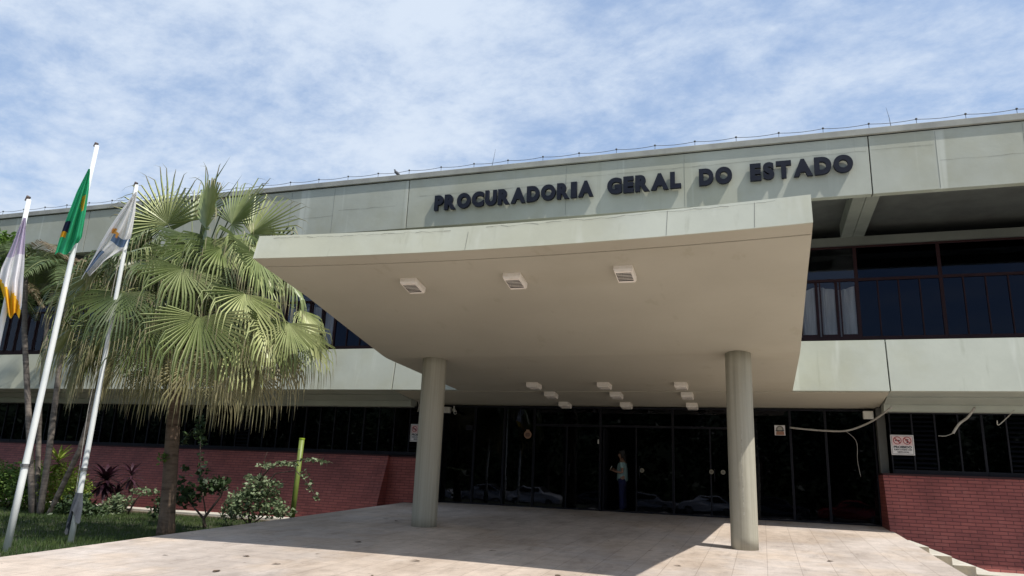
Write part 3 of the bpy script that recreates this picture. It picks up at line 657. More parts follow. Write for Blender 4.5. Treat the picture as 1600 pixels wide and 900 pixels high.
# round crest-like sticker and square sticker on glass
def disc(b, c, r, y, n=20, mi=0):
    i = len(b.v); b.v += [(c[0]+r*math.cos(2*math.pi*k/n), y, c[1]+r*math.sin(2*math.pi*k/n)) for k in range(n)]; b.f.append(tuple(range(i, i+n))); b.m.append(mi)
b = MB(); disc(b, (0, 0), .115, 0); disc(b, (0, -.01), .075, -.003, mi=1); b.box(-.09, .09, -.006, -.003, -.02, -.008, 2); b.box(-.07, .07, -.006, -.003, .02, .03, 2); b.box(-.05, .05, -.006, -.003, .09, .14, 0)
o = b.build('door_sticker', [mat('tan_sticker', (.36, .21, .13), .6), mat('tan_sticker2', (.22, .12, .08), .6), M['ink']], loc=(-6.51, 20.93, 2.92)); tag(o, 'small round tan emblem sticker on the dark glass left of the doors', 'sticker')
b = MB(); b.quad((-.13, 0, -.13), (.13, 0, -.13), (.13, 0, .13), (-.13, 0, .13)); disc(b, (0, .02), .10, -.003, mi=1); disc(b, (0, .03), .06, -.006, mi=3); b.quad((-.10, -.006, -.12), (.11, -.006, -.12), (.10, -.006, -.03), (-.09, -.006, -.03), 2); b.box(-.11, .11, -.009, -.006, -.02, .0, 4)
o = b.build('door_sticker', [M['signwhite'], mat('grey_sticker', (.16, .15, .13), .6), mat('brown_sticker', (.30, .15, .09), .6), mat('sand_sticker', (.35, .33, .28), .6), M['ink']], loc=(.46, 20.93, 3.18)); tag(o, 'square white and brown sticker high on the glass right of the right column', 'sticker')
for x_, z_, lab in ((-3.18, 2.02, 'small pale round sticker at eye height on the glass right of the standing person'), (-1.32, 2.05, 'small pale round sticker on the glass, left one of the pair by the right column'), (-1.02, 2.05, 'small pale round sticker on the glass touching the edge of the right column')):
    b = MB(); disc(b, (0, 0), .06, 0); disc(b, (0, 0), .03, -.003, mi=1); o = b.build('door_sticker', [mat('pale_sticker', (.24, .22, .17), .7), mat('pale_sticker_in', (.14, .13, .1), .7)], loc=(x_, 20.95, z_)); tag(o, lab, 'sticker', 'round glass stickers')
b = MB(); b.box(-.015, .015, -.02, 0, -.06, .06); o = b.build('door_lock_plate', M['white'], loc=(-4.41, 20.94, 2.77)); tag(o, 'tiny white sensor plate on the door frame left of the person', 'sensor')
# camera and lamp boxes
def wallbox(x, y, z, sx, sy_, sz_, lab, cat, m='white'):
    b = MB(); b.box(-sx/2, sx/2, -sy_/2, sy_/2, -sz_/2, sz_/2); o = empty('junction_box', (x, y, z), lab, cat); b.build('box', M[m], o, bevel=.012)
    c = MB(); c.box(-sx*.4, sx*.4, -sy_/2-.012, -sy_/2-.001, -sz_*.4, sz_*.4); c.build('cover', M[m], o, bevel=.004); return o
wallbox(2.60, 20.85, 3.60, .24, .12, .20, 'cream junction box above the right end of the entrance glass', 'junction box')
wallbox(-9.12, 20.85, 3.60, .28, .14, .18, 'white junction box just right of the left column top', 'junction box')
o = empty('security_camera', (-8.85, 20.8, 3.66), 'small white bullet security camera beside the left column', 'security camera')
b = MB(); b.tube([(0, 0, .06), (0, 0, 0), (.04, -.05, -.06)], .018, 7); b.build('bracket', M['white'], o)
b = MB(); b.tube([(-.02, .05, -.05), (.12, -.16, -.16)], .05, 12); b.tube([(.121, -.161, -.161), (.123, -.164, -.163)], .04, 12, 1); b.build('body', [M['white'], M['black']], o)
b = MB(); b.box(0, .20, 0, .1, 0, .14); b.build('flood_light', M['darkframe'], loc=(-8.45, 20.86, 3.02)); col.objects[-1]
tag(bpy.data.objects['flood_light'], 'small dark box lamp on the glass beside the left column', 'wall lamp')
def cable(pts, r, lab, m='cable'):
    # smooth catmull-rom through points
    P_ = [Vector(p) for p in pts]; o0 = P_[0].copy(); P_ = [p-o0 for p in P_]; Q = []
    for k in range(len(P_)-1):
        p0, p1, p2, p3 = P_[max(k-1, 0)], P_[k], P_[k+1], P_[min(k+2, len(P_)-1)]
        for q in range(8):
            t = q/8; Q.append(.5*((2*p1)+(-p0+p2)*t+(2*p0-5*p1+4*p2-p3)*t*t+(-p0+3*p1-3*p2+p3)*t**3))
    Q.append(P_[-1]); b = MB(); b.tube(Q, r, 7); o = b.build('hanging_cable', M[m], smooth=True, loc=tuple(o0)); return tag(o, lab, 'cable', 'loose cables under the soffit')
cable([at(1234, 668, 20.85), at(1262, 671, 20.8), at(1290, 673, 20.75), at(1322, 673, 20.6), at(1350, 664, 20.4), at(1372, 652, 20.0), at(1393, 636, 19.6)], .024, 'long pale sagging cable duct across the glass right of the right column')
cable([at(1523, 637, 19.9), at(1512, 652, 20.1), at(1499, 662, 20.2), at(1489, 677, 20.25), ], .03, 'thick pale cut cable hanging left of the thin one over the right windows')
cable([at(1489, 677, 20.25), at(1478, 681, 20.3), at(1466, 681, 20.33)], .009, 'thin wire end curling from the thick cut cable')
cable([at(1585, 641, 19.9), at(1574, 652, 20.2), at(1560, 664, 20.25), at(1558, 657, 20.2)], .013, 'thin pale hooked cable at the right picture edge under the soffit')
cable([at(1322, 674, 20.7), at(1338, 690, 20.7), at(1340, 720, 20.75), at(1345, 745, 20.8)], .006, 'thin grey wire hanging down from the long sagging duct')
cable([at(653, 625, 20.2), at(655, 634, 20.3), at(653, 643, 20.35)], .02, 'short pale cable stub beside the left column top')
# green pipe post
gp = empty('green_post', tuple(at(456, 811, 17)), 'leaning lime green pipe post standing behind the leafy bush', 'post')
q = at(472, 685, 17)-at(456, 811, 17); b = MB(); b.tube([(0, 0, -.3), tuple(q)], .068, 16); b.build('pipe', mat('lime_paint', (.19, .25, .045), .5, (.13, .18, .035), 3), gp, smooth=True)
b = MB(); b.tube([tuple(q*.985), tuple(q*1.005)], .074, 16); b.build('cap', mat('lime_cap', (.30, .42, .03), .5), gp)
b = MB(); b.ball(tuple(q*.86+Vector((0, -.068, 0))), .015); b.build('bolt', M['steel'], gp)
# ------------------------------------------------------------------ vegetation
def leafmat(n, c, c2, tr=.3, s=1.5, rough=.5): return mat(n, c, rough, c2, s, 4, trans=tr, spec=.35)
M['fan'] = leafmat('fan_palm_leaf', (.032, .055, .02), (.10, .14, .045), .10, 1.1, .38)  # leaf green, darkened to put shade contrast into the crown
M['fan_old'] = leafmat('fan_palm_old_leaf', (.20, .22, .09), (.33, .30, .15), .3, .8)
M['fan_pale_lit'] = leafmat('fan_palm_pale_lit_half', (.25, .30, .10), (.56, .58, .28), .08, 1.3, .4); M['fan_old2'] = leafmat('old_leaf_half', (.26, .25, .13), (.40, .36, .21), .2, 1)  # pale half of each leaf fold: yellower, and sunlight put into the colour
M['fan_tip'] = leafmat('dry_leaf_tip', (.24, .23, .12), (.36, .32, .19), .25, 2)
M['dead'] = mat('dead_frond', (.26, .19, .11), .9, (.17, .12, .07), 3, trans=.1)
M['petiole'] = mat('petiole', (.22, .24, .09), .5, (.13, .15, .06), 2)
M['trunk'] = mat('palm_bark', (.20, .145, .105), .95, (.075, .052, .038), 2.2, 9, bump=1, bscale=22, stretch=(1.5, 1.5, 7), spec=.1, c_lo=.45, c_hi=.75)
M['fibre'] = mat('palm_fibre', (.17, .08, .05), .95, (.06, .03, .02), 9)
def vary(m, c, amt):
    t = m.node_tree; oi = t.nodes.new('ShaderNodeObjectInfo'); mu = t.nodes.new('ShaderNodeMath'); mu.operation = 'MULTIPLY'; mu.inputs[1].default_value = amt; t.links.new(oi.outputs['Random'], mu.inputs[0])
    for l in list(t.links):
        if l.from_node.type == 'VALTORGB' and l.to_node.type in ('BSDF_PRINCIPLED', 'BSDF_TRANSLUCENT'):
            src, dst = l.from_socket, l.to_socket; t.links.remove(l); t.links.new(nmix(t, src, c, mu.outputs[0]), dst)
vary(M['fan'], (.16, .19, .07), .45); vary(M['fan_pale_lit'], (.10, .15, .05), .7)
UP = Vector((0, 0, 1))
def fan_leaf(b, H_, d, n, Lf, nseg=38, spread=2.35, droop=1.0, rn=random, kinks=(4, 5, 5, 6)):
    d = d.normalized(); n = (n-d*n.dot(d)).normalized(); w_ = n.cross(d)
    fuse = .33
    for k in range(nseg):
        th = -spread+2*spread*(k+.5)/nseg+rn.uniform(-.015, .015)
        s = d*math.cos(th)+w_*math.sin(th); L_ = Lf*1.16*(.80+.20*math.cos(th*.8))*rn.uniform(.90, 1.06)
        half = Lf*fuse*math.tan(spread/nseg)*1.02
        side = (s.cross(n)).normalized(); tw = rn.uniform(-.3, .3); side = (side*math.cos(tw)+n*math.sin(tw)).normalized()
        cup = .13*math.sin(th*1.0)**2
        pts = []; p = H_.copy(); dirn = (s + n*cup).normalized(); NS = 9; step = L_/8.2; dr = droop*rn.uniform(.7, 1.3); kink = rn.choice(kinks)
        ws = [.05, .40, .76, 1.02, 1.0, .86, .70, .5, .30, .05]
        pts.append(p.copy())
        for q in range(NS):
            p = p+dirn*step; pts.append(p.copy())
            g = .02 if q < kink-1 else (1.5 if q == kink-1 else 1.1)
            dirn = (dirn - UP*g*dr + side*rn.uniform(-.08, .08)*(q > 4)).normalized()
        for q in range(NS):
            a, c = pts[q], pts[q+1]; wa, wc = half*ws[q], half*ws[q+1]; up_ = n*(half*1.1)
            fa, fc2 = up_*ws[q], up_*ws[q+1]
            i = len(b.v); b.v += [tuple(a-side*wa), tuple(a+fa), tuple(a+side*wa), tuple(c-side*wc), tuple(c+fc2), tuple(c+side*wc)]
            mi_ = 2 if q > 6 else 0
            b.f.append((i, i+1, i+4, i+3)); b.m.append(mi_); b.f.append((i+1, i+2, i+5, i+4)); b.m.append(mi_ or 3)
def bez(a, c, mid, n=8):
    return [a*(1-t)**2+mid*2*t*(1-t)+c*t*t for t in [k/n for k in range(n+1)]]
pbase = Vector((-11.9, 13.05, .12))
FP = empty('fan_palm', tuple(pbase), 'big fan palm with hanging frond tips standing behind the flagpoles', 'palm tree')
ct = at(290, 492, 13.0)
b = MB(); pts = [Vector((0, 0, 0))]; tops = ct-pbase
for k in range(1, 15):
    t = k/14; pts.append(Vector((tops.x*(t**1.3)+.04*math.sin(t*5)-.12*math.sin(t*math.pi), tops.y*t, tops.z*t)))
b.tube(pts, [.20, .17, .155, .15, .148, .145, .143, .14, .14, .14, .145, .16, .19, .23, .2], 20); b.build('trunk', M['trunk'], FP, smooth=True)
b = MB(); rf = random.Random(9)
for k in range(1100):                                       # fibrous boots and dead petiole stubs under the crown
    a = rf.random()*6.283; z = -1.0+1.5*rf.random(); r0 = .20+.30*rf.random()*max(0, 1-abs(z+.1)*1.1); p = tops+Vector((math.cos(a)*r0*.8, math.sin(a)*r0*.8, z)); q = p+Vector((math.cos(a)*.22*rf.random()+.05*math.cos(a), math.sin(a)*.22*rf.random(), (rf.random()-.35)*.45))
    s = Vector((-math.sin(a), math.cos(a), 0))*rf.uniform(.006, .03); b.quad(p-s, p+s, q+s*.4, q-s*.4)
b.build('fibre_boots', M['fibre'], FP)
def palm_leaf(hub, droop, Lf, old=False, n=None, dr=1.0, seed=0):
    rn = random.Random(seed); hub = hub-pbase; dd = hub-tops; hor = Vector((dd.x, dd.y, 0))
    mid = tops+dd*.5+UP*(.35+.12*dd.length) if dd.z > -1.5 else tops+hor*.7+UP*.1
    start = tops+Vector((dd.x, dd.y, 0)).normalized()*.12+UP*rn.uniform(-.25, .15)
    pt = bez(start, hub, mid, 8); b = MB(); b.tube(pt, [.028, .024, .02, .018, .016, .014, .013, .012, .011], 6, 1)
    d = (pt[-1]-pt[-2]).normalized(); d = (d - UP*droop).normalized()
    top_ = n is not None
    if n is None:
        h_ = hor.normalized() if hor.length > .05 else Vector((0, -1, 0))
        n = h_*.85 + UP*.45 + Vector((rn.uniform(-.3, .3), rn.uniform(-.3, .3), 0))
    fan_leaf(b, pt[-1], d, n, Lf, rn=rn, droop=dr, nseg=rn.choice((28, 32, 36)), spread=rn.choice((1.9, 2.2)) if top_ else rn.choice((1.35, 1.6, 1.9)), kinks=(6, 7, 7, 8) if top_ else (4, 5, 5, 6))
    b.build('frond', [M['fan_old'] if old else M['fan'], M['petiole'], M['fan_tip'], M['fan_old2'] if old else M['fan_pale_lit']], FP)
sd = 100
# fronds placed where the photograph shows them: (px, py of hub, depth Y, droop, blade length, old)
hubs = [(191, 457, 10.6, 1.2, 1.15, 0), (112, 512, 11.2, .9, 1.0, 0), (312, 496, 10.7, 2.4, 1.2, 0), (226, 501, 11.0, 1.5, 1.1, 0), (285, 419, 11.1, 1.3, 1.1, 0), (382, 459, 11.5, 1.4, 1.15, 0),
        (451, 505, 12.4, 1.1, 1.1, 0), (400, 410, 12.2, 1.1, 1.1, 0), (436, 425, 13.2, .9, 1.05, 0), (410, 380, 12.8, .8, 1.1, 0), (345, 388, 11.9, 1.3, 1.1, 0), (250, 385, 12.2, 1.2, 1.1, 0), (300, 370, 12.4, 1.2, 1.05, 0), (375, 375, 12.6, 1.1, 1.1, 0), (225, 400, 12.4, 1.1, 1.1, 0), (330, 415, 11.8, 1.6, 1.0, 0), (278, 398, 11.7, 1.6, 1.0, 0), (336, 374, 12.0, 1.4, 1.1, 0), (238, 372, 12.4, 1.2, 1.0, 0), (402, 398, 12.1, 1.4, 1.0, 0), (300, 385, 11.6, 1.8, 1.0, 0),
        (150, 425, 12.2, .9, 1.1, 0), (195, 395, 12.6, .9, 1.1, 0), (130, 455, 13.2, .9, 1.05, 0), (214, 420, 12.8, 1.0, 1.1, 0),
        (165, 515, 11.8, 1.4, 1.1, 0), (205, 545, 11.5, 1.8, 1.0, 1), (140, 530, 12.4, 1.5, 1.0, 1), (175, 560, 12.2, 2.2, .9, 1), (475, 520, 13.2, 1.2, 1.05, 0), (440, 550, 12.6, 1.8, 1.0, 1), (470, 485, 13.9, 1.0, 1.0, 0),
        (375, 525, 11.6, 1.8, 1.1, 0), (345, 560, 11.6, 2.2, 1.0, 1), (420, 510, 12.0, 1.6, 1.1, 0), (265, 545, 11.6, 2.2, 1.0, 1), (300, 570, 11.8, 2.6, .9, 1), (235, 580, 12.2, 2.4, .85, 1), (400, 580, 12.3, 2.4, .95, 1), (350, 590, 12.4, 2.6, .85, 1),
        (262, 350, 12.5, .0, 1.05, 0), (322, 358, 12.1, -.05, 1.25, 0), (242, 345, 13.2, .1, 1.05, 0), (392, 365, 13.2, .1, 1.1, 0), (300, 345, 13.4, -.1, 1.05, 0), (362, 350, 12.9, 0, 1.1, 0), (222, 368, 13.2, .2, 1.0, 0), (420, 392, 13.8, .3, 1.0, 0)]
for (px, py, Y, dp, Lf, old) in hubs:
    nn = None
    if py < 369: nn = Vector((rf.uniform(-.3, .3), -1, .35))
    palm_leaf(at(px, py, Y), dp, Lf*1.08, bool(old), nn, dr=1.15 if py > 368 else .6, seed=sd); sd += 1
for k in range(18):                                         # the back and lower rounds of the crown
    a = k*2.39996+.4; el = [-.55, -.2, .1, .4][k % 4]+rf.uniform(-.1, .1); r = rf.uniform(1.4, 2.0)
    p = ct+Vector((math.cos(a)*math.cos(el)*r, math.sin(a)*math.cos(el)*r, math.sin(el)*r+.1)); palm_leaf(p, .9-.9*el, rf.uniform(1.0, 1.25), el < -.3, dr=1.1, seed=sd); sd += 1
for k in range(6):                                         # lowest, hanging leaves
    a = k*.5236+.2+rf.uniform(-.15, .15); r = rf.uniform(1.0, 1.5); p = ct+Vector((math.cos(a)*r, math.sin(a)*r, -rf.uniform(.55, .9))); palm_leaf(p, 2.0, rf.uniform(.95, 1.2), True, dr=1.4, seed=sd); sd += 1
b = MB()                                                    # young upright spear
for k in range(9):
    a = rf.uniform(-.5, .5); p0 = tops+UP*.3; p1 = p0+Vector((.5+a, rf.uniform(-.2, .2), 2.4+rf.uniform(-.2, .5))); p2 = p1+Vector((.35+a*.4, 0, .55)); s = Vector((.012, .01, 0)); b.quad(p0-s, p0+s, p1+s, p1-s); b.tri(p1-s, p1+s, p2)
b.build('spear_leaf', M['fan'], FP)
# slender feather palms
M['slim'] = mat('ringed_slim_trunk', (.20, .17, .145), .9, (.09, .075, .065), 2, 3, bump=.6, stretch=(1, 1, 7))
M['feather'] = leafmat('feather_frond', (.05, .085, .028), (.11, .15, .05), .25, 1)
M['feather_dry'] = leafmat('dry_feather_frond', (.16, .12, .07), (.24, .18, .11), .2, 1)
def feather(parent, p0, az_, Lr, rise, sag, m, seed, nl=48, ll=.62):
    rn = random.Random(seed); h = Vector((math.cos(az_), math.sin(az_), 0)); b = MB(); pts = []
    n = 14
    for k in range(n+1): t = k/n; pts.append(p0+h*(Lr*t*(1-.12*t))+UP*(rise*t-sag*t*t))
    b.tube(pts, [.018*(1-.8*k/n)+.003 for k in range(n+1)], 5, 1)
    sdv = Vector((-h.y, h.x, 0))
    for k in range(nl):
        t = .12+.88*k/nl; f = t*n; i = min(int(f), n-1); p = pts[i]+(pts[i+1]-pts[i])*(f-i); tg = (pts[i+1]-pts[i]).normalized(); l = ll*math.sin(math.pi*(.12+.85*t))**.6*rn.uniform(.85, 1.1)
        for s_ in (-1, 1):
            dv = (sdv*s_*.85+tg*.6+UP*rn.uniform(-.05, .2)).normalized(); w_ = .019; mid = p+dv*l*.55; end = p+dv*l*.95-UP*l*.28; c_ = tg*w_
            b.quad(p-c_*.4, p+c_*.4, mid+c_, mid-c_); b.tri(mid-c_, mid+c_, end)
    b.build('frond', [m, M['petiole']], parent)
def feather_palm(trunk, r, nf, lab, seed, Lr=2.1, dry=2):
    p0 = Vector(trunk[0]); o = empty('feather_palm', tuple(p0), lab, 'palm tree', 'slender palms at the left'); T = [Vector(t)-p0 for t in trunk]; Q = []
    for k in range(len(T)-1):
        for q in range(8): Q.append(T[k].lerp(T[k+1], q/8))
    Q.append(T[-1]); b = MB(); rr = []
    for k in range(len(Q)): rr.append(r*(1.05-.3*k/len(Q))*(1.06 if k % 2 else .97))
    b.tube(Q, rr, 10); b.build('trunk', M['slim'], o, smooth=True); top = Q[-1]
    d = (Q[-1]-Q[-2]).normalized(); b = MB(); b.tube([top, top+d*.35, top+d*.7], [r*.95, r*.85, r*.35], 10); b.build('crownshaft', M['petiole'], o, smooth=True)
    rn = random.Random(seed); ctop = top+d*.6
    for k in range(nf):
        a = 2*math.pi*k/nf+rn.uniform(-.3, .3); feather(o, ctop, a, Lr*rn.uniform(.85, 1.15), rn.uniform(.7, 1.5), rn.uniform(1.2, 1.9), M['feather_dry'] if k < dry else M['feather'], seed*50+k)
    return o
PY = 16.3
feather_palm([at(51, 806, PY), at(44, 634, PY), at(38, 520, PY), at(40, 430, PY)], .085, 9, 'slender palm with the leftmost bare trunk of the clump, straight', 1)
feather_palm([at(57, 806, PY+.5), at(62, 638, PY+.5), at(72, 520, PY+.6), at(84, 440, PY+.7)], .07, 8, 'slender palm second from left in the clump, partly behind a flagpole', 2)
feather_palm([at(62, 806, PY), at(76, 710, PY), at(88, 615, PY), at(98, 530, PY), at(106, 460, PY)], .085, 9, 'slender palm leaning slightly right from the clump behind the tallest flagpole', 3)
feather_palm([at(72, 814, PY-.2), at(125, 702, PY-.4), at(147, 627, PY-.5), at(166, 560, PY-.5), at(182, 500, PY-.4)], .07, 7, 'slender palm leaning far right behind the third flagpole', 4, dry=1)
o = feather_palm([at(-30, 790, 17.5), at(-22, 620, 17.5), at(-20, 470, 17.5)], .09, 8, 'slender palm mostly outside the left picture edge', 6)
# leafy cards
def leafy(b, c, rad, n, size, rn, mi=0, shell=.45, asp=.5):
    c = Vector(c)
    for k in range(n):
        a = rn.random()*6.283; z = rn.uniform(-1, 1); rr = (shell+(1-shell)*rn.random()); q = math.sqrt(1-z*z)
        p = c+Vector((math.cos(a)*q*rad[0], math.sin(a)*q*rad[1], z*rad[2]))*rr
        d = Vector((rn.uniform(-1, 1), rn.uniform(-1, 1), rn.uniform(-.5, .7))).normalized(); u = d.cross(Vector((rn.uniform(-1, 1), rn.uniform(-1, 1), rn.uniform(-1, 1)))).normalized(); s = size*rn.uniform(.6, 1.3)
        m_ = p+d*s*.5; b.quad(p, m_+u*s*asp*.5, p+d*s, m_-u*s*asp*.5, mi)
M['hedge'] = leafmat('hedge_leaf', (.06, .13, .022), (.15, .24, .045), .3, 2); M['dark_leaf'] = leafmat('dark_leaf', (.028, .052, .02), (.055, .09, .034), .15, 2)
M['grey_leaf'] = leafmat('pale_round_leaf', (.13, .18, .09), (.27, .33, .19), .25, 2); M['purple'] = leafmat('purple_leaf', (.035, .012, .022), (.07, .025, .04), .15, 2)
M['twig'] = mat('twig_bark', (.12, .09, .07), .9, (.07, .05, .04), 4); M['lime_leaf'] = leafmat('lime_leaf', (.16, .24, .03), (.28, .34, .06), .35, 2)
def bush(name, base, blobs, lab, m, size, seed, cat='shrub', stems=(), asp=.5, group=None):
    o = empty(name, tuple(base), lab, cat, group); rn = random.Random(seed); b = MB(); B0 = Vector(base)
    for (c, rad, n) in blobs: leafy(b, Vector(c)-B0, rad, n, size, rn, asp=asp)
    b.build('foliage', M[m], o); b = MB()
    for pts, r in stems: b.tube([Vector(p)-B0 for p in pts], [r*(1-.7*k/(len(pts)-1)) for k in range(len(pts))], 6)
    if not stems:
        for (c, rad, n) in blobs[:6]: cc = Vector(c)-B0; b.tube([(cc.x*.3, cc.y*.3, 0), tuple(cc*.7), tuple(cc+Vector((0, 0, rad[2]*.5)))], [.03, .02, .008], 6)
    b.build('stem', M['twig'], o, smooth=True); return o
bush('hedge', (-22.6, 17.6, .15), [((-21.0-k*.7, 17.2+.15*math.sin(k*2), .82), (.62, .55, .78), 2300) for k in range(8)], 'clipped bright green hedge behind the slender palm trunks', 'hedge', .095, 21, 'hedge')
bush('shrub', tuple(at(105, 805, 16.9)), [(at(100, 750, 17), (.55, .45, .55), 1300), (at(116, 770, 16.8), (.55, .45, .55), 1200), (at(92, 790, 17), (.6, .45, .4), 900), (at(70, 770, 17), (.5, .4, .55), 700)], 'bright green shrub between the leaning slender trunk and the third flagpole', 'lime_leaf', .09, 22)
bush('shrub', tuple(at(120, 805, 16.4)), [(at(122, 790, 16.3), (.5, .4, .4), 450), (at(140, 800, 16.2), (.45, .4, .25), 300), (at(100, 795, 16.2), (.4, .3, .3), 300)], 'low dark green shrub at the foot of the third flagpole', 'dark_leaf', .13, 23)
def rosette(name, base, top, n, Ll, wid, m, lab, seed, sag=.6):
    o = empty(name, tuple(base), lab, 'plant', None); rn = random.Random(seed); T = Vector(top)-Vector(base); b = MB(); b.tube([(0, 0, 0), tuple(T*.5+Vector((.03, 0, 0))), tuple(T)], [.025, .02, .015], 7); b.build('stem', M['twig'], o)
    b = MB()
    for k in range(n):
        a = k*2.39996; el = .95-1.5*(k/n); l = Ll*rn.uniform(.75, 1.1); h = Vector((math.cos(a)*math.cos(el), math.sin(a)*math.cos(el), math.sin(el))); s = Vector((-math.sin(a), math.cos(a), 0)); p0 = T-Vector((0, 0, .25*k/n)); prev = p0; d = h; wp = wid*.3
        for q in range(5):
            nx_ = prev+d*l/5; wn_ = wid*[.8, 1, .9, .6, .05][q]; b.quad(prev-s*wp, prev+s*wp, nx_+s*wn_, nx_-s*wn_); prev = nx_; wp = wn_; d = (d-UP*sag*.28).normalized()
    b.build('foliage', M[m], o); return o
rosette('cordyline', at(167, 806, 18.2), at(166, 745, 18.2), 76, .80, .062, 'purple', 'dark purple cordyline with dense drooping leaves in front of the brick wall', 31)
rosette('cordyline', at(205, 800, 18.3), at(206, 738, 18.3), 36, .62, .04, 'purple', 'thinner dark purple cordyline left of the fan palm trunk', 32)
rosette('cordyline', at(186, 790, 18.3), at(184, 768, 18.3), 26, .5, .045, 'purple', 'low dark purple cordyline between the two taller ones', 33)
rosette('dracaena', at(93, 800, 16.9), at(92, 716, 16.9), 44, .62, .036, 'lime_leaf', 'yellow green spiky dracaena behind the tallest flagpole', 34, .35)
rosette('bromeliad', at(137, 806, 17.6), at(137, 798, 17.6), 18, .5, .06, 'purple', 'dark broad leaved low plant beside the third flagpole on the lawn', 35, .2)
rosette('bromeliad', at(160, 808, 17.6), at(160, 800, 17.6), 14, .42, .05, 'purple', 'dark broad leaved low plant in front of the purple cordyline', 36, .2)
bush('shrub', tuple(at(183, 812, 17.6)), [(at(180, 790, 17.5), (.42, .35, .3), 260), (at(172, 800, 17.4), (.35, .3, .2), 160), (at(192, 783, 17.5), (.3, .3, .15), 100), (at(225, 768, 17.6), (.5, .3, .12), 90)], 'loose green shrub between the cordylines and the fan palm trunk', 'grey_leaf', .13, 24)
bush('shrub', tuple(at(247, 812, 16.5)), [(at(247, 800, 16.5), (.22, .25, .45), 220)], 'dark green climber hugging the left of the fan palm trunk', 'dark_leaf', .13, 25)
# scrambling bush by the post
Yb = 16.6
bb = at(390, 822, Yb)
def P(x, y, d=0): return at(x, y, Yb+d)
bush('leafy_bush', tuple(bb), [(P(387, 788), (.72, .5, .40), 900), (P(360, 800), (.35, .3, .25), 170), (P(428, 795), (.42, .3, .25), 280), (P(405, 768), (.5, .35, .3), 380), (P(400, 750), (.42, .3, .14), 120), (P(428, 757), (.3, .3, .12), 70), (P(440, 800), (.25, .2, .14), 60), (P(418, 727), (.34, .2, .06), 60), (P(450, 725), (.4, .2, .06), 60), (P(485, 719), (.38, .15, .04), 44), (P(508, 722), (.18, .1, .04), 26), (P(475, 742), (.1, .1, .16), 18), (P(484, 760), (.09, .1, .2), 22), (P(493, 776), (.09, .1, .12), 16), (P(433, 775), (.08, .1, .25), 30), (P(455, 800), (.2, .1, .08), 20)],
     'pale leafed scrambling bush with long arching shoots around the green post', 'grey_leaf', .10, 41, 'bush',
     stems=[([bb, P(388, 790), P(405, 750), P(425, 727), P(450, 722), P(485, 717), P(515, 724)], .03), ([bb, P(400, 780), P(430, 740), P(462, 735), P(480, 755), P(497, 783)], .022), ([P(400, 755), P(408, 738), P(414, 715), P(418, 706)], .012), ([bb, P(370, 800), P(350, 790)], .02), ([bb, P(420, 800), P(450, 800)], .02)], asp=.75)
b2 = at(320, 824, 15.4)
def P2(x, y): return at(x, y, 15.4)
bush('shrub', tuple(b2), [(P2(333, 760), (.38, .3, .22), 130), (P2(345, 755), (.25, .25, .15), 60), (P2(293, 780), (.3, .25, .22), 80), (P2(284, 775), (.2, .2, .2), 50), (P2(312, 765), (.15, .15, .35), 40), (P2(290, 745), (.12, .1, .3), 24), (P2(317, 735), (.08, .1, .3), 18)], 'dark branching shrub between the fan palm trunk and the leafy bush', 'dark_leaf', .15, 42, 'shrub',
     stems=[([b2, P2(318, 810), P2(330, 795), P2(345, 775), P2(350, 760)], .045), ([P2(318, 810), P2(305, 795), P2(293, 780)], .03), ([P2(322, 805), P2(318, 780), P2(314, 750), P2(313, 715), P2(313, 690)], .018), ([P2(300, 788), P2(288, 770), P2(287, 745)], .015)], asp=.7)
Yv = 19.2
bush('hanging_vine', tuple(at(313, 640, Yv)), [(at(313, 660, Yv), (.16, .12, .3), 60), (at(311, 680, Yv), (.2, .12, .25), 60), (at(316, 692, Yv), (.12, .1, .2), 30), (at(294, 678, Yv), (.16, .1, .1), 24), (at(288, 690, Yv), (.1, .1, .12), 16), (at(313, 720, Yv), (.05, .05, .4), 14)], 'thin vine hanging from the building soffit right of the fan palm trunk', 'dark_leaf', .13, 43, 'vine', stems=[([at(313, 632, Yv), at(312, 680, Yv), at(313, 760, Yv)], .012), ([at(312, 665, Yv), at(298, 672, Yv), at(286, 694, Yv)], .010)], asp=.8)
o = bush('broadleaf_tree', tuple(at(-60, 800, 17.5)), [(at(2, 385, 17.5), (.55, .6, .6), 300), (at(-25, 400, 17.5), (1.0, .8, 1.0), 500), (at(8, 440, 17.5), (.6, .6, .5), 200), (at(-30, 470, 17.5), (1.0, .8, .9), 400)], 'bright leafed tree reaching in from the left picture edge', 'hedge', .26, 44, 'tree', stems=[([at(-60, 800, 17.5), at(-45, 600, 17.5), at(-25, 420, 17.5)], .12)], asp=.45)
# small fern on the trunk
o = bush('trunk_fern', tuple(at(258, 717, 12.86)), [(at(256, 716, 12.84), (.12, .1, .12), 60)], 'small green fern sprouting from the fan palm trunk', 'hedge', .09, 45, 'fern')
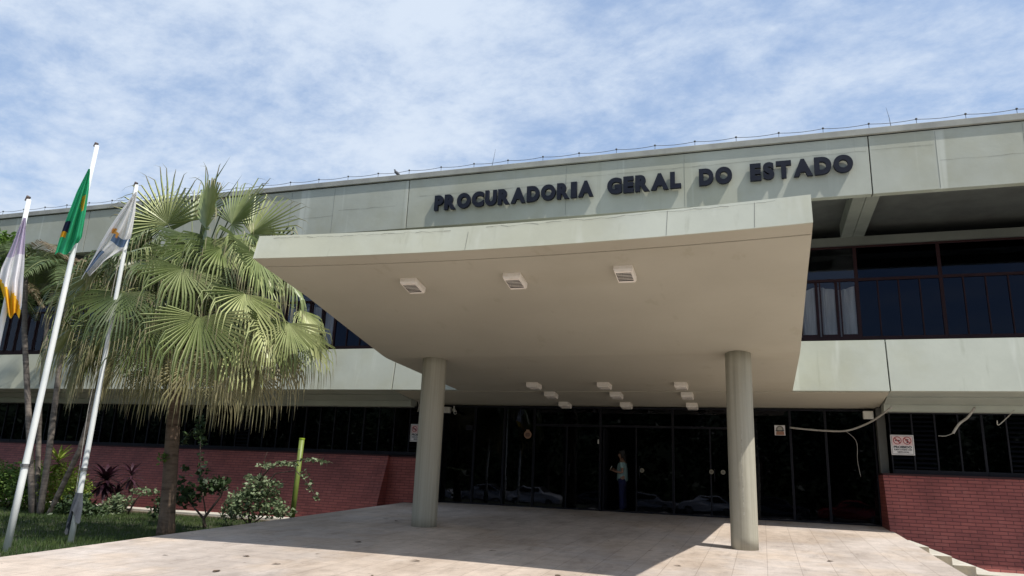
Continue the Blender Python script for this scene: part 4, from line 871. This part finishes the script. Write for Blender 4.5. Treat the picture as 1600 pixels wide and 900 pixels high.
# ------------------------------------------------------------------ person at the door
PX, PYy = -3.80, 21.35; pz = .862
per = empty('person', (PX, PYy, pz), 'person in pale teal top and dark blue trousers standing in the doorway holding a phone', 'person')
M['skin'] = mat('skin', (.32, .18, .12), .6, (.28, .15, .1), 8); M['teal'] = mat('teal_shirt', (.26, .40, .40), .85, (.22, .34, .35), 6); M['navy'] = mat('navy_trousers', (.008, .011, .06), .9, (.006, .009, .045), 5); M['hair'] = mat('dark_hair', (.012, .010, .010), .6); M['shoe'] = mat('dark_shoe', (.02, .02, .02), .5)
f = lambda x, y, z: (x, y, z)
body = skin('body', [
    [(f(.01, 0, .93), (.15, .12)), (f(.01, 0, 1.08), (.13, .105)), (f(.0, 0, 1.24), (.15, .11)), (f(-.005, 0, 1.37), (.12, .09)), (f(-.015, 0, 1.44), .05), (f(-.03, 0, 1.50), .055), (f(-.035, 0, 1.56), .088), (f(-.03, 0, 1.64), .075)],
    [0, (f(.01, -.09, .86), .088), (f(.0, -.095, .48), .058), (f(.02, -.095, .10), .038), (f(-.05, -.10, .04), .036), (f(-.13, -.10, .03), .025)],
    [0, (f(.02, .09, .86), .088), (f(.03, .095, .48), .058), (f(.05, .095, .10), .038), (f(-.02, .10, .04), .036), (f(-.10, .10, .03), .025)],
    [3, (f(.01, -.17, 1.34), .05), (f(.05, -.21, 1.08), .038), (f(-.17, -.15, 1.10), .028), (f(-.22, -.13, 1.12), .024)],
    [3, (f(.01, .17, 1.34), .05), (f(.04, .21, 1.09), .038), (f(-.17, .10, 1.14), .028), (f(-.23, .07, 1.17), .024)],
    [6, (f(-.115, 0, 1.555), .016), (f(-.13, 0, 1.545), .010)]], M['skin'], per)
for sy_, hz_, hx_ in ((-.13, 1.12, -.22), (.07, 1.17, -.23)):
    ch = [[(f(hx_, sy_, hz_), .026), (f(hx_-.045, sy_, hz_+.012), .030)]]
    for q in range(4): yy = sy_-.027+.018*q; ln = (.055, .065, .06, .045)[q]; ch.append([1, (f(hx_-.065, yy, hz_+.022), .0085), (f(hx_-.065-ln*.5, yy, hz_+.03), .008), (f(hx_-.06-ln*.7, yy+.01, hz_+.055), .007)])
    ch.append([0, (f(hx_-.03, sy_+.03, hz_+.025), .010), (f(hx_-.06, sy_+.035, hz_+.05), .008)]); skin('hand', ch, M['skin'], per, sub=1)
skin('shirt', [[(f(.01, 0, .82), (.19, .16)), (f(.01, 0, .93), (.18, .155)), (f(.01, 0, 1.08), (.16, .135)), (f(.0, 0, 1.24), (.172, .13)), (f(-.005, 0, 1.37), (.135, .105))], [4, (f(.01, -.17, 1.35), .068), (f(.03, -.20, 1.19), .066)], [4, (f(.01, .17, 1.35), .068), (f(.025, .20, 1.19), .066)]], M['teal'], per)
skin('trousers', [[(f(.01, 0, .97), (.165, .135)), (f(.01, 0, .88), (.15, .13))], [1, (f(.01, -.09, .80), .108), (f(.0, -.095, .48), .085), (f(.02, -.095, .06), .082)], [1, (f(.02, .09, .80), .108), (f(.03, .095, .48), .085), (f(.05, .095, .06), .082)]], M['navy'], per)
skin('hair', [[(f(.02, 0, 1.60), .098), (f(.0, 0, 1.66), .085)], [0, (f(.07, 0, 1.52), .06), (f(.085, 0, 1.42), .045), (f(.08, 0, 1.34), .02)]], M['hair'], per)
for sy_ in (-.095, .095):
    skin('shoe', [[(f(.06 if sy_ < 0 else .09, sy_, .055), .068), (f(-.03, sy_, .05), .062), (f(-.12, sy_, .045), .055), (f(-.18, sy_, .035), .035)]], M['shoe'], per, sub=1)
ph_ = MB(); ph_.box(-.006, .006, -.037, .037, -.075, .075); po = ph_.build('mobile_phone', M['white'], loc=(PX-.315, PYy-.03, pz+1.20), bevel=.004); po.rotation_euler = (0, .5, 0); tag(po, 'pale mobile phone held by the person in the doorway', 'phone')
# ------------------------------------------------------------------ the street behind the camera, mirrored in the glass
def make_car(paint):
    o = empty('parked_car', (0, 0, 0)); prof = [(-2.1, .35), (-2.15, .75), (-1.75, .92), (-1.0, 1.0), (-.45, 1.42), (.75, 1.46), (1.55, 1.05), (2.05, .98), (2.15, .6), (2.1, .32)]
    b = MB(); i = 0; n = len(prof); W_ = .85
    for s_, ins in ((-W_, 0), (W_, 0)):
        for (x, z) in prof: b.v.append((x, s_*(1 if z < 1.02 else .8), z))
    for k in range(n): b.f.append((k, (k+1) % n, n+(k+1) % n, n+k)); b.m.append(0)
    b.f.append(tuple(range(n))[::-1]); b.m.append(0); b.f.append(tuple(range(n, 2*n))); b.m.append(0); b.build('body', paint, o, bevel=.05)
    b = MB(); b.quad((-.98, -.7, 1.03), (-.98, .7, 1.03), (-.50, .62, 1.40), (-.50, -.62, 1.40)); b.quad((.80, -.62, 1.42), (.80, .62, 1.42), (1.50, .7, 1.09), (1.50, -.7, 1.09))
    b.v = [(x-.02 if x < 0 else x+.02, y, z+.02) for x, y, z in b.v]
    for s_ in (-1, 1): b.quad((-.80, s_*.80, 1.06), (1.35, s_*.80, 1.06), (.75, s_*.715, 1.38), (-.42, s_*.715, 1.38))
    b.build('window', M['black'], o)
    for x in (-1.35, 1.3):
        for s_ in (-1, 1):
            w2 = MB(); w2.tube([(x, s_*.70, .32), (x, s_*.88, .32)], .32, 20); ww = w2.build('wheel', M['wire'], o); w3 = MB(); w3.tube([(x, s_*.87, .32), (x, s_*.895, .32)], .19, 14); w3.build('rim', M['steel'], ww)
    for s_ in (-1, 1): b = MB(); b.box(-2.17, -2.1, s_*.62-.16, s_*.62+.16, .62, .76); b.build('headlight', M['white'], o, bevel=.02)
    return o
paints = [mat('car_'+n, c, .25, spec=.7) for n, c in (('white', (.7, .7, .7)), ('silver', (.35, .36, .38)), ('red', (.3, .02, .02)), ('dark', (.03, .03, .04)))]
ORD = ['first', 'second', 'third', 'fourth', 'fifth', 'sixth', 'seventh', 'eighth', 'ninth', 'tenth', 'eleventh', 'twelfth', 'thirteenth']
pro = [make_car(p) for p in paints]; nm = ['white', 'silver', 'red', 'dark grey']; used = [0]*4
for k, x in enumerate((-26, -21.5, -17.2, -12.6, -8.3, -3.9, .8, 5.6, 10.2, 14.5)):
    q = (0, 1, 0, 3, 1, 0, 3, 2, 1, 3)[k]; o = pro[q] if used[q] == 0 else copy_tree(pro[q]); used[q] += 1
    o.location = (x, -15.5-(k % 3)*.2, -.448); o.rotation_euler.z = (0 if k % 2 else math.pi)+random.uniform(-.03, .03)
    tag(o, '%s car, %s from the left in the street row mirrored in the glass' % (nm[q], ORD[k]), 'car', 'cars parked across the street')
def street_tree(x, y, s, seed, lab):
    o = empty('street_tree', (x, y, -.45), lab, 'tree', 'trees across the street'); rn = random.Random(seed); b = MB(); b.tube([(0, 0, 0), (.1, 0, 2), (-.1, .1, 4.2*s)], [.28, .2, .12], 9)
    for k in range(5): a = k*1.26; b.tube([(0, 0, 2.4+.2*k), (math.cos(a)*1.4, math.sin(a)*1.4, 4.4+.3*k)], [.1, .04], 6)
    b.build('trunk', M['twig'], o); b = MB()
    for k in range(16):
        a = rn.random()*6.28; r = rn.random()*3.4; leafy(b, (math.cos(a)*r, math.sin(a)*r, rn.uniform(2.6, 9.5)*s), (2.0, 2.0, 1.6), 170, .6, rn)
    b.build('crown', M['dark_leaf'], o); return o
for k in range(13): street_tree(-50+k*6.2, -22-(k % 2)*3.5, 1.1+.15*(k % 3), 60+k, 'dark street tree, %s from the left behind the mirrored parked cars' % ORD[k])
b = MB(); rn = random.Random(77)
for k in range(88): leafy(b, (-130+2*k, -31+rn.uniform(-1, 1), rn.uniform(.5, 3)), (2, 1.6, 2.2), 130, .8, rn)
for k in range(100): leafy(b, (-130+1.75*k, -33+rn.uniform(-1, 1), rn.uniform(4, 9)), (2.4, 1.6, 2.4), 130, .9, rn)
tag(b.build('added_tree_belt', M['dark_leaf']), 'dense dark belt of trees added across the street to darken the glass reflections', 'trees', kind='stuff')  # foliage mass added to hide the sky from the glass reflections

b = MB(); nx_ = 40                                          # unseen bank added to keep sky gaps out of the glass reflections
for k in range(nx_+1):
    x = -200+10*k
    for (y, z) in ((-34, -.45), (-37, 4+math.sin(k*1.3)), (-42, 10+1.5*math.sin(k*.8)), (-60, 12+math.sin(k)), (-90, -.45)): b.v.append((x, y, z))
for k in range(nx_):
    for q in range(4): a = k*5+q; b.f.append((a, a+5, a+6, a+1)); b.m.append(0)
tag(b.build('sky_block_bank', mat('sky_block_green', (.02, .035, .014), .95, (.035, .055, .02), .5), smooth=True), kind='structure')
